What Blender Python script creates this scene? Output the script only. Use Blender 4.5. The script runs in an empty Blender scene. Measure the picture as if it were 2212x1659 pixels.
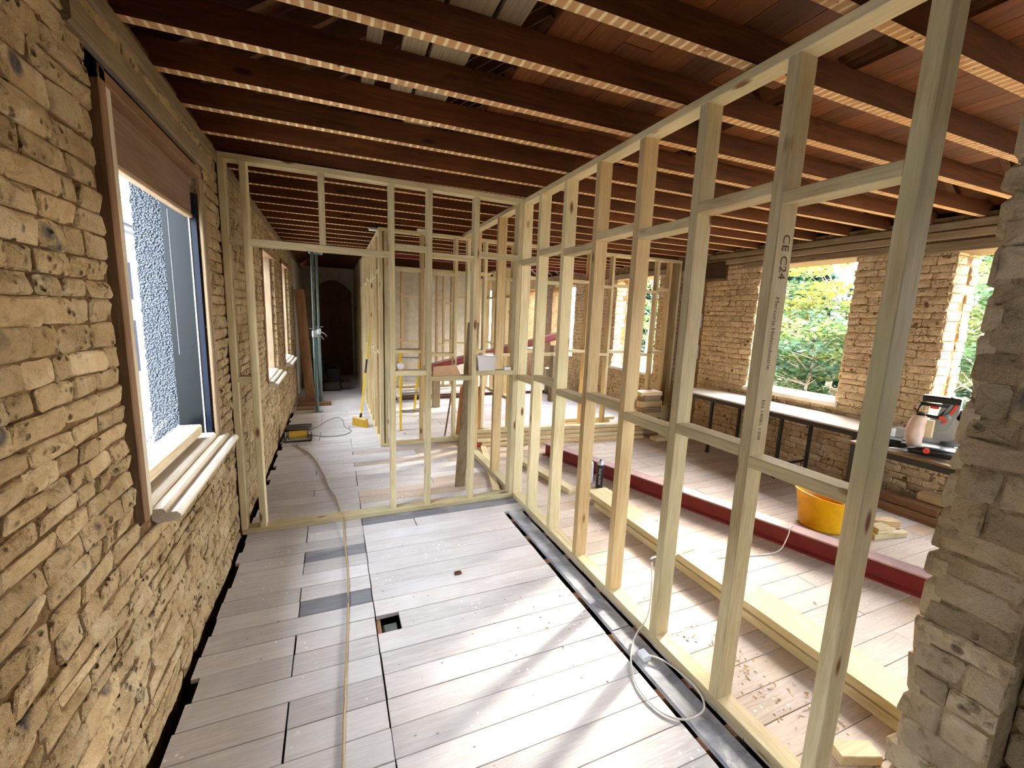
import bpy, math, random
from mathutils import Vector, Matrix, noise as mnoise
random.seed(7)
R = random.random
def U(a, b): return a + (b - a) * random.random()
SC = bpy.context.scene
COL = SC.collection

# ------------------------------------------------------------------ camera, world, sun, exposure
CAM_H = 1.69
FPX = 913.8
yaw, pitch, roll = 0.4024, 0.1591, 0.0379
fw = Vector((math.sin(yaw) * math.cos(pitch), math.cos(yaw) * math.cos(pitch), -math.sin(pitch)))
rt = Vector((math.cos(yaw), -math.sin(yaw), 0))
up = rt.cross(fw)
rt2 = rt * math.cos(roll) + up * math.sin(roll)
up2 = -rt * math.sin(roll) + up * math.cos(roll)
cam_d = bpy.data.cameras.new('camera'); cam = bpy.data.objects.new('camera', cam_d); COL.objects.link(cam)
cam_d.sensor_fit = 'HORIZONTAL'; cam_d.sensor_width = 36.0; cam_d.lens = FPX / 2212 * 36.0
cam_d.clip_start = 0.05; cam_d.clip_end = 300
m = Matrix((rt2, up2, -fw)).transposed().to_4x4(); m.translation = (0, 0, CAM_H)
cam.matrix_world = m
SC.camera = cam

SUN_AZ, SUN_EL = math.radians(23.4), math.radians(24.0)
w = bpy.data.worlds.new('sky'); SC.world = w; w.use_nodes = True
wn = w.node_tree.nodes; wl = w.node_tree.links
bg = wn['Background']
sky = wn.new('ShaderNodeTexSky'); sky.sky_type = 'NISHITA'; sky.sun_disc = False
sky.sun_elevation = math.radians(32); sky.sun_rotation = math.pi / 2 - SUN_AZ
sky.air_density = 1.0; sky.dust_density = 3.0; sky.ozone_density = 1.0
hz = wn.new('ShaderNodeMix'); hz.data_type = 'RGBA'; hz.inputs['Factor'].default_value = 0.55
hz.inputs[7].default_value = (7.0, 7.6, 8.4, 1)        # thin bright cloud over the whole sky
wl.new(sky.outputs[0], hz.inputs[6]); wl.new(hz.outputs[2], bg.inputs[0]); bg.inputs[1].default_value = 1.25
sun_d = bpy.data.lights.new('sun', 'SUN'); sun = bpy.data.objects.new('sun', sun_d); COL.objects.link(sun)
sun_d.energy = 2.5; sun_d.angle = math.radians(3.6); sun_d.color = (1.0, 0.93, 0.80)
tosun = Vector((math.cos(SUN_AZ) * math.cos(SUN_EL), math.sin(SUN_AZ) * math.cos(SUN_EL), math.sin(SUN_EL)))
sun.rotation_euler = tosun.to_track_quat('Z', 'Y').to_euler(); sun.location = tosun * 30
vs = SC.view_settings
vs.view_transform = 'Standard'; vs.look = 'None'; vs.gamma = 1.0; vs.use_curve_mapping = False
vs.exposure = 2.2
SC.cycles.max_bounces = 12; SC.cycles.diffuse_bounces = 7; SC.cycles.glossy_bounces = 3
SC.cycles.caustics_reflective = False; SC.cycles.caustics_refractive = False
SC.cycles.sample_clamp_indirect = 12.0

# ------------------------------------------------------------------ materials
def srgb(r, g, b):
    f = lambda c: (c / 255 / 12.92) if c / 255 <= 0.04045 else ((c / 255 + 0.055) / 1.055) ** 2.4
    return (f(r), f(g), f(b), 1)
class NT:
    def __init__(s, name, rough=0.8, spec=0.3):
        s.m = bpy.data.materials.new(name); s.m.use_nodes = True
        s.n = s.m.node_tree.nodes; s.l = s.m.node_tree.links; s.b = s.n['Principled BSDF']
        s.b.inputs['Roughness'].default_value = rough
        s.b.inputs['Specular IOR Level'].default_value = spec
        s._c = None
    def new(s, t, **k):
        n = s.n.new(t)
        for a, v in k.items(): setattr(n, a, v)
        return n
    def coord(s, scale=(1, 1, 1), rnd=True):
        tc = s.new('ShaderNodeTexCoord'); mp = s.new('ShaderNodeMapping'); mp.inputs['Scale'].default_value = scale
        s.l.new(tc.outputs['Object'], mp.inputs['Vector'])
        if rnd:
            oi = s.new('ShaderNodeObjectInfo'); ml = s.new('ShaderNodeMath', operation='MULTIPLY'); ml.inputs[1].default_value = 37.0
            s.l.new(oi.outputs['Random'], ml.inputs[0]); s.l.new(ml.outputs[0], mp.inputs['Location'])
        return mp.outputs[0]
    def noise(s, vec, scale, detail=4, rough=0.6, dist=0.0):
        n = s.new('ShaderNodeTexNoise'); n.inputs['Scale'].default_value = scale; n.inputs['Detail'].default_value = detail
        n.inputs['Roughness'].default_value = rough; n.inputs['Distortion'].default_value = dist
        s.l.new(vec, n.inputs['Vector']); return n.outputs['Fac']
    def voro(s, vec, scale):
        n = s.new('ShaderNodeTexVoronoi'); n.inputs['Scale'].default_value = scale; s.l.new(vec, n.inputs['Vector']); return n.outputs['Distance']
    def ramp(s, fac, stops):
        n = s.new('ShaderNodeValToRGB'); e = n.color_ramp.elements
        while len(e) < len(stops): e.new(0.5)
        for i, (p, c) in enumerate(stops): e[i].position = p; e[i].color = c if len(c) == 4 else (*c, 1)
        s.l.new(fac, n.inputs[0]); return n.outputs[0]
    def rng(s, fac, a, b, c=0.0, d=1.0):
        n = s.new('ShaderNodeMapRange'); n.inputs[1].default_value = a; n.inputs[2].default_value = b; n.inputs[3].default_value = c; n.inputs[4].default_value = d
        s.l.new(fac, n.inputs[0]); return n.outputs[0]
    def mix(s, fac, a, b, mode='MIX'):
        n = s.new('ShaderNodeMix', data_type='RGBA', blend_type=mode)
        for i, v in ((0, fac), (6, a), (7, b)):
            if hasattr(v, 'links'): s.l.new(v, n.inputs[i])
            elif i == 0: n.inputs[0].default_value = v
            else: n.inputs[i].default_value = v if len(v) == 4 else (*v, 1)
        return n.outputs[2]
    def rand(s):
        return s.new('ShaderNodeObjectInfo').outputs['Random']
    def vary(s, col, lo=0.8, hi=1.15):
        v = s.rng(s.rand(), 0, 1, lo, hi); n = s.new('ShaderNodeHueSaturation'); s.l.new(col, n.inputs['Color']); s.l.new(v, n.inputs['Value']); return n.outputs[0]
    def out(s, col): s.l.new(col, s.b.inputs['Base Color']); return s
    def bump(s, h, strength=0.5, dist=0.01):
        n = s.new('ShaderNodeBump'); n.inputs['Strength'].default_value = strength; n.inputs['Distance'].default_value = dist
        s.l.new(h, n.inputs['Height']); s.l.new(n.outputs[0], s.b.inputs['Normal']); return s

MATS = {}
def plain(name, rgb, rough=0.6, metal=0.0, spec=0.4):
    if name in MATS: return MATS[name]
    t = NT(name, rough, spec); v = t.coord((1, 1, 1)); nz = t.noise(v, 9, 4)
    c = srgb(*rgb); d = tuple(x * 0.8 for x in c[:3]) + (1,)
    t.out(t.mix(t.rng(nz, .35, .65), d, c)); t.b.inputs['Metallic'].default_value = metal
    MATS[name] = t.m; return t.m
def wood(name, light, dark, axis, knots=None, rough=0.65, fine=1.0, lo=.85, hi=1.12, patch=None, bump=0.25, specks=False):
    if name in MATS: return MATS[name]
    sc = [9.0 * fine] * 3; sc['XYZ'.index(axis)] = 0.55 * fine
    t = NT(name, rough, 0.3); v = t.coord(tuple(sc))
    g = t.noise(v, 3.2, 5, .62, 1.2); f = t.noise(v, 16, 3, .6)
    col = t.ramp(g, [(0.28, srgb(*dark)), (0.5, tuple((a + b) / 2 for a, b in zip(srgb(*dark), srgb(*light)))), (0.68, srgb(*light))])
    col = t.mix(t.rng(f, .35, .7, 0, .35), col, srgb(*dark), 'MULTIPLY')
    v2 = t.coord((1, 1, 1)); bl = t.noise(v2, 2.0, 2)
    col = t.mix(t.rng(bl, .35, .7, 0, .4), col, tuple(x * 1.18 for x in srgb(*light)[:3]) + (1,))
    if patch:
        pn = t.noise(v2, 1.7, 3); col = t.mix(t.rng(pn, .52, .72, 0, .7), col, srgb(*patch))
    if knots:
        ks = [7.0] * 3; ks['XYZ'.index(axis)] = 2.4
        kv = t.voro(t.coord(tuple(ks)), 1.0); col = t.mix(t.rng(kv, .06, .13, 1, 0), col, srgb(*knots))
    if specks:
        vx = t.voro(v2, 26); sel = t.noise(v2, 2.3, 2); m1 = t.new('ShaderNodeMath', operation='MULTIPLY')
        t.l.new(t.rng(vx, .12, .2, 1, 0), m1.inputs[0]); t.l.new(t.rng(sel, .55, .62, 0, .8), m1.inputs[1]); col = t.mix(m1.outputs[0], col, srgb(238, 236, 230))
        v3 = t.coord((5, 9, 1)); vy = t.voro(v3, 2.2); sel2 = t.noise(v2, 3.7, 2); m2 = t.new('ShaderNodeMath', operation='MULTIPLY')
        t.l.new(t.rng(vy, .05, .10, 1, 0), m2.inputs[0]); t.l.new(t.rng(sel2, .52, .6, 0, .75), m2.inputs[1]); col = t.mix(m2.outputs[0], col, srgb(96, 84, 76))
    t.out(t.vary(col, lo, hi)); t.bump(g, bump, 0.004)
    MATS[name] = t.m; return t.m
def pine(ax): return wood('new_pine_' + ax, (212, 198, 158), (178, 157, 114), ax, knots=(112, 68, 34), patch=(186, 182, 142))
def pine2(ax): return wood('orange_pine_' + ax, (208, 182, 134), (174, 144, 96), ax, knots=(100, 60, 30))
def oldw(ax): return wood('old_joist_wood_' + ax, (108, 58, 23), (58, 29, 11), ax, knots=(40, 18, 8), lo=.75, hi=1.2)
def rafterw(ax): return wood('rafter_wood_' + ax, (120, 80, 48), (80, 50, 26), ax)
def loftw(ax): return wood('loft_board_wood_' + ax, (130, 74, 32), (84, 46, 19), ax, lo=.45, hi=1.25)
def greyw(ax): return wood('weathered_wood_' + ax, (146, 128, 100), (108, 88, 62), ax, lo=.8, hi=1.2)
def brownw(ax): return wood('brown_board_wood_' + ax, (150, 112, 78), (112, 76, 48), ax)
def floorw(): return wood('dusty_floor_board', (206, 201, 197), (184, 176, 170), 'X', rough=.6, fine=1.6, lo=.86, hi=1.06, patch=(208, 205, 203), bump=.3, specks=True)
def floorpink(): return wood('dusty_pink_floor_board', (194, 180, 166), (172, 154, 138), 'X', rough=.6, fine=1.6, lo=.88, hi=1.06, patch=(186, 154, 112), bump=.3, specks=True)
def floorgrey(): return wood('grey_painted_floor_board', (142, 141, 144), (104, 102, 106), 'X', rough=.5, lo=.9, hi=1.05, patch=(190, 188, 186))
def greyplank():
    if 'grey_painted_plank' in MATS: return MATS['grey_painted_plank']
    t = NT('grey_painted_plank', .5, .35); v = t.coord((1, 1, 1)); n = t.noise(v, 4.5, 6, .65, .8); n2 = t.noise(v, 30, 4, .7)
    col = t.ramp(n, [(.32, srgb(106, 108, 116)), (.5, srgb(148, 148, 152)), (.66, srgb(186, 184, 180))]); col = t.mix(t.rng(n2, .6, .7, 0, .6), col, srgb(196, 192, 184))
    t.out(col); t.bump(n2, .3, .004); MATS['grey_painted_plank'] = t.m; return t.m

def stone(name, a, b, c, spots=True, scale=1.0, lo=.8, hi=1.12, dark=(96, 90, 84)):
    if name in MATS: return MATS[name]
    t = NT(name, .92, .15); v = t.coord((1, 1, 1))
    n1 = t.noise(v, 5 * scale, 6, .65, .6); n2 = t.noise(v, 22 * scale, 5, .7)
    col = t.ramp(n1, [(.3, srgb(*a)), (.5, srgb(*b)), (.7, srgb(*c))])
    col = t.mix(t.rng(n2, .55, .72, 0, .75), col, tuple(x * .42 for x in srgb(*a)[:3]) + (1,))
    if spots:
        vv = t.voro(v, 9 * scale); sel = t.noise(v, 3.1, 2)
        m1 = t.new('ShaderNodeMath', operation='MULTIPLY'); t.l.new(t.rng(vv, .18, .30, 1, 0), m1.inputs[0]); t.l.new(t.rng(sel, .52, .60), m1.inputs[1])
        col = t.mix(m1.outputs[0], col, srgb(*dark))
        vp = t.voro(v, 30 * scale); sp = t.noise(v, 7.5, 3); m3 = t.new('ShaderNodeMath', operation='MULTIPLY')
        t.l.new(t.rng(vp, .12, .34, 1, 0), m3.inputs[0]); t.l.new(t.rng(sp, .51 if scale >= 1 else .58, .59 if scale >= 1 else .66), m3.inputs[1]); pit = m3.outputs[0]
        col = t.mix(t.rng(pit, 0, 1, 0, .8), col, tuple(x * .34 for x in srgb(*a)[:3]) + (1,))
    t.out(t.vary(col, lo, hi))
    ad = t.new('ShaderNodeMath', operation='ADD'); t.l.new(n1, ad.inputs[0]); t.l.new(t.rng(n2, 0, 1, 0, .6), ad.inputs[1])
    hgt = ad.outputs[0]
    if spots:
        sb = t.new('ShaderNodeMath', operation='SUBTRACT'); t.l.new(hgt, sb.inputs[0]); t.l.new(t.rng(pit, 0, 1, 0, .7), sb.inputs[1]); hgt = sb.outputs[0]
    t.bump(hgt, 1.0, .035)
    MATS[name] = t.m; return t.m
def st_left(): return stone('rubble_stone', (158, 132, 94), (188, 162, 122), (206, 186, 150))
def st_right(): return stone('clunch_brick', (182, 154, 114), (204, 178, 138), (220, 198, 162), scale=1.4, dark=(120, 84, 52))
def st_pier(): return stone('pier_stone', (152, 132, 102), (182, 162, 130), (202, 186, 156), scale=.7, dark=(112, 104, 94))
def mortar(): return stone('brown_lime_mortar', (104, 78, 50), (134, 104, 70), (158, 128, 92), spots=False, scale=2)

def joist_soffit():
    if 'joist_soffit' in MATS: return MATS['joist_soffit']
    t = NT('joist_soffit', .85, .2); v = t.coord((1, 1, 1), rnd=False)
    wv = t.new('ShaderNodeTexWave', wave_type='BANDS', bands_direction='X'); wv.inputs['Scale'].default_value = 7.2
    wv.inputs['Distortion'].default_value = 1.1; wv.inputs['Detail'].default_value = 1; t.l.new(v, wv.inputs['Vector'])
    n = t.noise(v, 14, 3); n2 = t.noise(v, 1.3, 2)
    col = t.ramp(wv.outputs['Fac'], [(.72, srgb(188, 146, 100)), (.88, srgb(230, 208, 162))])
    col = t.mix(t.rng(n, .5, .75, 0, .7), col, srgb(150, 98, 58)); col = t.mix(t.rng(n2, .5, .7, 0, .6), col, srgb(204, 150, 100))
    sp = t.voro(v, 22); col = t.mix(t.rng(sp, .1, .16, .8, 0), col, srgb(60, 34, 20))
    t.out(col); MATS['joist_soffit'] = t.m; return t.m
def pebble():
    if 'pebbledash' in MATS: return MATS['pebbledash']
    t = NT('pebbledash', .9, .2); v = t.coord((1, 1, 1), rnd=False); d = t.voro(v, 105); n = t.noise(v, 40, 3)
    t.out(t.mix(t.rng(d, .15, .6), srgb(156, 164, 172), srgb(104, 110, 118))); t.bump(d, 1.0, .05); MATS['pebbledash'] = t.m; return t.m
def leafmat(name, rgb):
    if name in MATS: return MATS[name]
    t = NT(name, .55, .3); v = t.coord((1, 1, 1), rnd=False); n = t.noise(v, 3.0, 3); c = tuple(x * .42 for x in srgb(*rgb)[:3])
    col = t.mix(t.rng(n, .3, .7), tuple(x * .55 for x in c[:3]) + (1,), tuple(min(1, x * 1.25) for x in c[:3]) + (1,))
    t.out(col); tr = t.new('ShaderNodeBsdfTranslucent'); t.l.new(col, tr.inputs[0]); mx = t.new('ShaderNodeMixShader'); mx.inputs[0].default_value = .45
    t.l.new(t.b.outputs[0], mx.inputs[1]); t.l.new(tr.outputs[0], mx.inputs[2]); t.l.new(mx.outputs[0], t.n['Material Output'].inputs[0])
    MATS[name] = t.m; return t.m
def clearplastic():
    if 'clear_plastic' in MATS: return MATS['clear_plastic']
    t = NT('clear_plastic', .25, .5); t.b.inputs['Base Color'].default_value = (.82, .79, .78, 1); t.b.inputs['Transmission Weight'].default_value = .2
    MATS['clear_plastic'] = t.m; return t.m
BLACK = lambda: plain('black_plastic', (28, 27, 27), .45)
BSTEEL = lambda: plain('black_steel', (44, 44, 42), .5, .3)
STEEL = lambda: plain('galvanised_steel', (170, 176, 178), .38, .7)
REDSTEEL = lambda: plain('red_oxide_steel', (126, 40, 38), .55, .0)
WHITE = lambda: plain('white_paint', (232, 230, 222), .6)
PLASTER = lambda: plain('old_white_plaster', (200, 194, 178), .9)

# ------------------------------------------------------------------ mesh helpers
class MB:
    def __init__(s): s.v = []; s.f = []; s.mi = []; s.sm = []
    def add(s, vs, fs, mi=0, sm=False):
        o = len(s.v); s.v += [tuple(p) for p in vs]; s.f += [tuple(i + o for i in f) for f in fs]; s.mi += [mi] * len(fs); s.sm += [sm] * len(fs); return s
    def box(s, x0, x1, y0, y1, z0, z1, mi=0, ch=0.0):
        if x0 > x1: x0, x1 = x1, x0
        if y0 > y1: y0, y1 = y1, y0
        if z0 > z1: z0, z1 = z1, z0
        c = Vector(((x0 + x1) / 2, (y0 + y1) / 2, (z0 + z1) / 2))
        return s.obox(c, Vector((1, 0, 0)), Vector((0, 1, 0)), Vector((0, 0, 1)), x1 - x0, y1 - y0, z1 - z0, mi, ch)
    def obox(s, c, ax, ay, az, lx, ly, lz, mi=0, ch=0.0):
        c = Vector(c); hx, hy, hz = lx / 2, ly / 2, lz / 2
        P = lambda a, b, d: c + ax * a + ay * b + az * d
        if ch <= 0:
            vs = [P(a, b, d) for d in (-hz, hz) for b in (-hy, hy) for a in (-hx, hx)]
            return s.add(vs, [(0, 2, 3, 1), (4, 5, 7, 6), (0, 1, 5, 4), (2, 6, 7, 3), (0, 4, 6, 2), (1, 3, 7, 5)], mi)
        # chamfered: the four long edges (along the longest side) are cut
        L = max((lx, 0), (ly, 1), (lz, 2))[1]
        A = [(ax, hx), (ay, hy), (az, hz)]; (lu, hl) = A[L]; (u, hu), (v, hv) = A[(L + 1) % 3], A[(L + 2) % 3]
        ring = [(-hu + ch, -hv), (hu - ch, -hv), (hu, -hv + ch), (hu, hv - ch), (hu - ch, hv), (-hu + ch, hv), (-hu, hv - ch), (-hu, -hv + ch)]
        vs = [c + lu * e + u * a + v * b for e in (-hl, hl) for a, b in ring]
        fs = [(i, (i + 1) % 8, 8 + (i + 1) % 8, 8 + i) for i in range(8)] + [tuple(range(7, -1, -1)), tuple(range(8, 16))]
        return s.add(vs, fs, mi)
    def beam(s, p0, p1, w, h, upv=(0, 0, 1), mi=0, ch=0.0):
        p0, p1 = Vector(p0), Vector(p1); d = (p1 - p0); L = d.length; d.normalize()
        side = d.cross(Vector(upv)); side.normalize(); u = side.cross(d)
        return s.obox((p0 + p1) / 2, d, side, u, L, w, h, mi, ch)
    def cyl(s, p0, p1, r0, r1=None, n=12, mi=0, caps=True, sm=True):
        p0, p1 = Vector(p0), Vector(p1); r1 = r0 if r1 is None else r1; d = (p1 - p0).normalized()
        a = d.orthogonal().normalized(); b = d.cross(a)
        ring = lambda p, r: [p + (a * math.cos(2 * math.pi * i / n) + b * math.sin(2 * math.pi * i / n)) * r for i in range(n)]
        s.add(ring(p0, r0) + ring(p1, r1), [(i, (i + 1) % n, n + (i + 1) % n, n + i) for i in range(n)], mi, sm)
        if caps:
            if r0 > 0: s.add(ring(p0, r0), [tuple(range(n - 1, -1, -1))], mi)
            if r1 > 0: s.add(ring(p1, r1), [tuple(range(n))], mi)
        return s
    def lathe(s, c, prof, n=20, mi=0, sx=1, sy=1):
        vs = []
        for r, z in prof: vs += [(c[0] + sx * r * math.cos(2 * math.pi * i / n), c[1] + sy * r * math.sin(2 * math.pi * i / n), c[2] + z) for i in range(n)]
        fs = [(k * n + i, k * n + (i + 1) % n, (k + 1) * n + (i + 1) % n, (k + 1) * n + i) for k in range(len(prof) - 1) for i in range(n)]
        return s.add(vs, fs, mi, True)
    def tube(s, pts, r, n=7, mi=0, closed=False):
        pts = [Vector(p) for p in pts]; vs = []; N = len(pts); ref = Vector((.1, .2, 1)).normalized()
        for i, p in enumerate(pts):
            d = (pts[(i + 1) % N] - pts[i - 1]) if (closed or 0 < i < N - 1) else (pts[1] - pts[0] if i == 0 else pts[-1] - pts[-2])
            d.normalize(); a = d.cross(ref)
            if a.length < 1e-3: a = d.orthogonal()
            a.normalize(); b = d.cross(a); rr = r[i] if isinstance(r, (list, tuple)) else r
            vs += [p + (a * math.cos(2 * math.pi * k / n) + b * math.sin(2 * math.pi * k / n)) * rr for k in range(n)]
        M = N if closed else N - 1
        fs = [(i * n + k, i * n + (k + 1) % n, ((i + 1) % N) * n + (k + 1) % n, ((i + 1) % N) * n + k) for i in range(M) for k in range(n)]
        if not closed: fs += [tuple(range(n - 1, -1, -1)), tuple((N - 1) * n + k for k in range(n))]
        return s.add(vs, fs, mi, True)
def smooth(pts, k=8):
    P = [Vector(p) for p in pts]; out = []
    for i in range(len(P) - 1):
        p0, p1, p2, p3 = P[max(i - 1, 0)], P[i], P[i + 1], P[min(i + 2, len(P) - 1)]
        for j in range(k):
            t = j / k; out.append(.5 * ((2 * p1) + (p2 - p0) * t + (2 * p0 - 5 * p1 + 4 * p2 - p3) * t * t + (3 * p1 - p0 - 3 * p2 + p3) * t ** 3))
    out.append(P[-1]); return out
def mesh(name, mb, mats, off=(0, 0, 0)):
    me = bpy.data.meshes.new(name); ox, oy, oz = off
    me.from_pydata([(x - ox, y - oy, z - oz) for x, y, z in mb.v], [], mb.f)
    for mt in (mats if isinstance(mats, (list, tuple)) else [mats]): me.materials.append(mt)
    me.polygons.foreach_set('material_index', mb.mi); me.polygons.foreach_set('use_smooth', mb.sm); me.update(); return me
def wloc(o):
    v = Vector(o.location)
    while o.parent: o = o.parent; v += Vector(o.location)
    return v
def part(name, mb, mats, parent, label=None, kind=None):
    o = bpy.data.objects.new(name, mesh(name, mb, mats, wloc(parent))); COL.objects.link(o); o.parent = parent
    if label: o['label'] = label
    if kind: o['kind'] = kind
    return o
def solo(name, mb, mats, label, cat, group=None, loc=None):
    if loc is None:
        xs, ys, zs = zip(*mb.v); loc = ((min(xs) + max(xs)) / 2, (min(ys) + max(ys)) / 2, min(zs))
    o = bpy.data.objects.new(name, mesh(name, mb, mats, loc)); COL.objects.link(o); o.location = loc
    o['label'] = label; o['category'] = cat
    if group: o['group'] = group
    return o
def thing(name, label, cat, loc, group=None):
    o = bpy.data.objects.new(name, None); COL.objects.link(o); o.location = loc; o.empty_display_size = .1
    o['label'] = label; o['category'] = cat
    if group: o['group'] = group
    return o
def struct(name, mb, mats, label):
    o = bpy.data.objects.new(name, mesh(name, mb, mats)) if mb else bpy.data.objects.new(name, None)
    COL.objects.link(o); o['kind'] = 'structure'; o['label'] = label; return o
def text_mesh(s, size, origin, dx, dy, thick=.0006):
    cu = bpy.data.curves.new('t', 'FONT'); cu.body = s; cu.size = size; cu.extrude = 0
    ob = bpy.data.objects.new('t', cu); COL.objects.link(ob)
    me = ob.to_mesh(); mb = MB(); o = Vector(origin); dx = Vector(dx); dy = Vector(dy)
    mb.add([o + dx * v.co.x + dy * v.co.y for v in me.vertices], [tuple(p.vertices) for p in me.polygons])
    ob.to_mesh_clear(); bpy.data.objects.remove(ob); bpy.data.curves.remove(cu); return mb

# ------------------------------------------------------------------ layout constants
XL, XW = -0.673, 5.15           # inner faces of the two long walls
XR = 1.523                      # room-side face of the long stud wall
Y1, Y3 = 3.459, 5.35            # near faces of the two cross partitions
H = 2.68                        # underside of the ceiling joists
YB, YE = -2.6, 11.9             # back and far end of the building

# ------------------------------------------------------------------ masonry
def wall_core(name, x0, x1, y0, y1, z0, z1, openings, mat, label, axis='Y'):
    """a wall along Y (axis Y) or X with rectangular openings (u0,u1,v0,v1)"""
    mb = MB(); us = sorted({y0 if axis == 'Y' else x0, y1 if axis == 'Y' else x1} | {o[0] for o in openings} | {o[1] for o in openings})
    for a, b in zip(us[:-1], us[1:]):
        mid = (a + b) / 2; hs = sorted((o[2], o[3]) for o in openings if o[0] <= mid <= o[1]); z = z0
        for lo, hi in hs + [(z1, z1)]:
            if lo > z + 1e-4:
                mb.box(x0, x1, a, b, z, lo) if axis == 'Y' else mb.box(a, b, y0, y1, z, lo)
            z = max(z, hi)
    return struct(name, mb, mat, label)
def stone_mesh(mb, P, u0, u1, v0, v1, proud, rough=1.0):
    """one irregular block on a plane; P(u,v,d) -> world"""
    w, h = u1 - u0, v1 - v0; cu, cv = (u0 + u1) / 2, (v0 + v1) / 2
    base = [(-.5, -.38), (-.43, -.5), (0, -.5), (.43, -.5), (.5, -.38), (.5, .38), (.43, .5), (.02, .5), (-.43, .5), (-.5, .38)]
    j = .035 * rough; k0 = []; n = len(base); tilt_u, tilt_v = U(-.005, .005) * rough, U(-.005, .005) * rough
    out = [(a + U(-j, j) * min(1, h / w), b + U(-j, j) * 1.3) for a, b in base]
    dep = lambda a, b: proud + tilt_u * a * 2 + tilt_v * b * 2 + U(-.003, .003) * rough
    r0 = [P(cu + a * w, cv + b * h, -.03) for a, b in out]
    r1 = [P(cu + a * w, cv + b * h, dep(a, b) - .005) for a, b in out]
    ins = .006
    r2 = [P(cu + a * (w - ins * 2), cv + b * (h - ins * 2), dep(a, b)) for a, b in out]
    c = [P(cu, cv, proud + U(0, .010) * rough)]
    fs = [(i, (i + 1) % n, n + (i + 1) % n, n + i) for i in range(n)] + [(n + i, n + (i + 1) % n, 2 * n + (i + 1) % n, 2 * n + i) for i in range(n)]
    fs += [(2 * n + i, 2 * n + (i + 1) % n, 3 * n) for i in range(n)]
    mb.add(r0 + r1 + r2 + c, fs, 0, False)
def lay_stones(parent, P, u0, u1, v0, v1, openings, hmin, hmax, wmin, wmax, joint, proud, mat, near, limit, name, rough=1.0, jag=0.0):
    """near(u,v): size rank of a block in the picture; the first `limit` become objects of their own"""
    items = []; v = v0
    while v < v1 - .03:
        h = min(U(hmin, hmax), v1 - v); 
        if v1 - v - h < hmin * .6: h = v1 - v
        segs = [(u0 + (U(0, jag) if jag else 0), u1 - (U(0, jag) if jag else 0))]
        for (a, b, lo, hi) in openings:
            if v + h * .6 > lo and v + h * .4 < hi:
                segs = [q for s0, s1 in segs for q in ((s0, min(s1, a)), (max(s0, b), s1)) if q[1] - q[0] > .04]
        for s0, s1 in segs:
            u = s0
            while u < s1 - .02:
                w = U(wmin, wmax)
                if s1 - u - w < wmin * .7: w = s1 - u
                items.append((u, u + w, v, v + h)); u += w
        v += h
    items.sort(key=lambda t: -near((t[0] + t[1]) / 2, (t[2] + t[3]) / 2) * (t[1] - t[0]))
    rest = MB()
    for i, (a, b, c, d) in enumerate(items):
        mb = MB() if i < limit else rest
        stone_mesh(mb, P, a + joint / 2, b - joint / 2, c + joint / 2, d - joint / 2, U(.4, 1.0) * proud, rough)
        if i < limit: part(name, mb, mat, parent)
    if rest.v: part(name + '_field', rest, mat, parent, kind='stuff')

# left wall: openings (u=Y)
LW = [(1.845, 3.02, .86, 2.46), (5.22, 6.32, .86, 2.36), (7.08, 8.2, .86, 2.40), (-1.7, -.5, .86, 2.46)]  # last opening is added behind the camera for its light
wl_o = wall_core('wall_left', XL - .31, XL - .012, YB, YE, -.3, 2.72, LW, mortar(), 'rough stone outer wall with brown mortar on the left')
nearL = lambda u, v: 0 if u < .25 else 1 / ((u * u + .45 + (v - 1.5) ** 2)) * (1 if not (u > 3.4 and v > 2.3) else .4)
PL = lambda u, v, d: (XL - .012 + d, u, v)
lay_stones(wl_o, PL, .25, 9.1, -.03, 2.64, LW, .052, .092, .085, .22, .0045, .013, st_left(), nearL, 300, 'stone', 1.15)
mbp = MB().box(XL - .012, XL + .012, 9.1, YE, 0, 2.68)
part('plaster_patch', mbp, PLASTER(), wl_o, 'old white plaster')
mbp = MB().box(XL - .20, XL + .014, YB, YE, 2.60, H - .006, 0, .01)
part('wall_plate', mbp, greyw('Y'), wl_o, 'weathered timber wall plate')

# right wall
RW = [(2.87, 4.0, .87, 2.45), (.95, 2.08, .87, 2.41), (5.85, 7.05, .78, 2.47), (8.6, 9.7, .8, 2.45), (10.3, 11.5, .8, 2.45), (-.97, .16, .87, 2.41), (4.84, 5.34, -.02, 2.30)]
RWo = RW[:-1]
wr_o = wall_core('wall_right', XW + .012, XW + .42, YB, YE, -.3, 2.72, RWo, mortar(), 'tan rubble brick outer wall with bare window openings on the right')
nearR = lambda u, v: 0 if u < 1.2 else 1 / (u * u + 25) * (1 if u < 4.84 else .5)
PR = lambda u, v, d: (XW + .012 - d, u, v)
lay_stones(wr_o, PR, 1.2, 9.6, 0, 2.50, RW + [(4.50, 4.9, 2.30, 2.6)], .058, .082, .09, .23, .003, .011, st_right(), nearR, 300, 'brick', 1.0)
for (z, hh) in ((2.52, .075), (2.605, .07)):
    part('wall_plate', MB().box(XW - .02, XW + .2, 1.0, 4.83, z, z + hh, 0, .01), greyw('Y'), wr_o, 'weathered timber wall plate')
part('lintel', MB().box(XW - .015, XW + .42, 2.6, 4.25, 2.445, 2.515, 0, .006), greyw('Y'), wr_o, 'weathered timber lintel')
part('lintel', MB().box(XW - .015, XW + .42, .7, 2.3, 2.405, 2.50, 0, .006), greyw('Y'), wr_o, 'weathered timber lintel')
part('lintel', MB().box(XW - .015, XW + .42, 5.6, 7.3, 2.465, 2.56, 0, .006), greyw('Y'), wr_o, 'weathered timber lintel')
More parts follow.
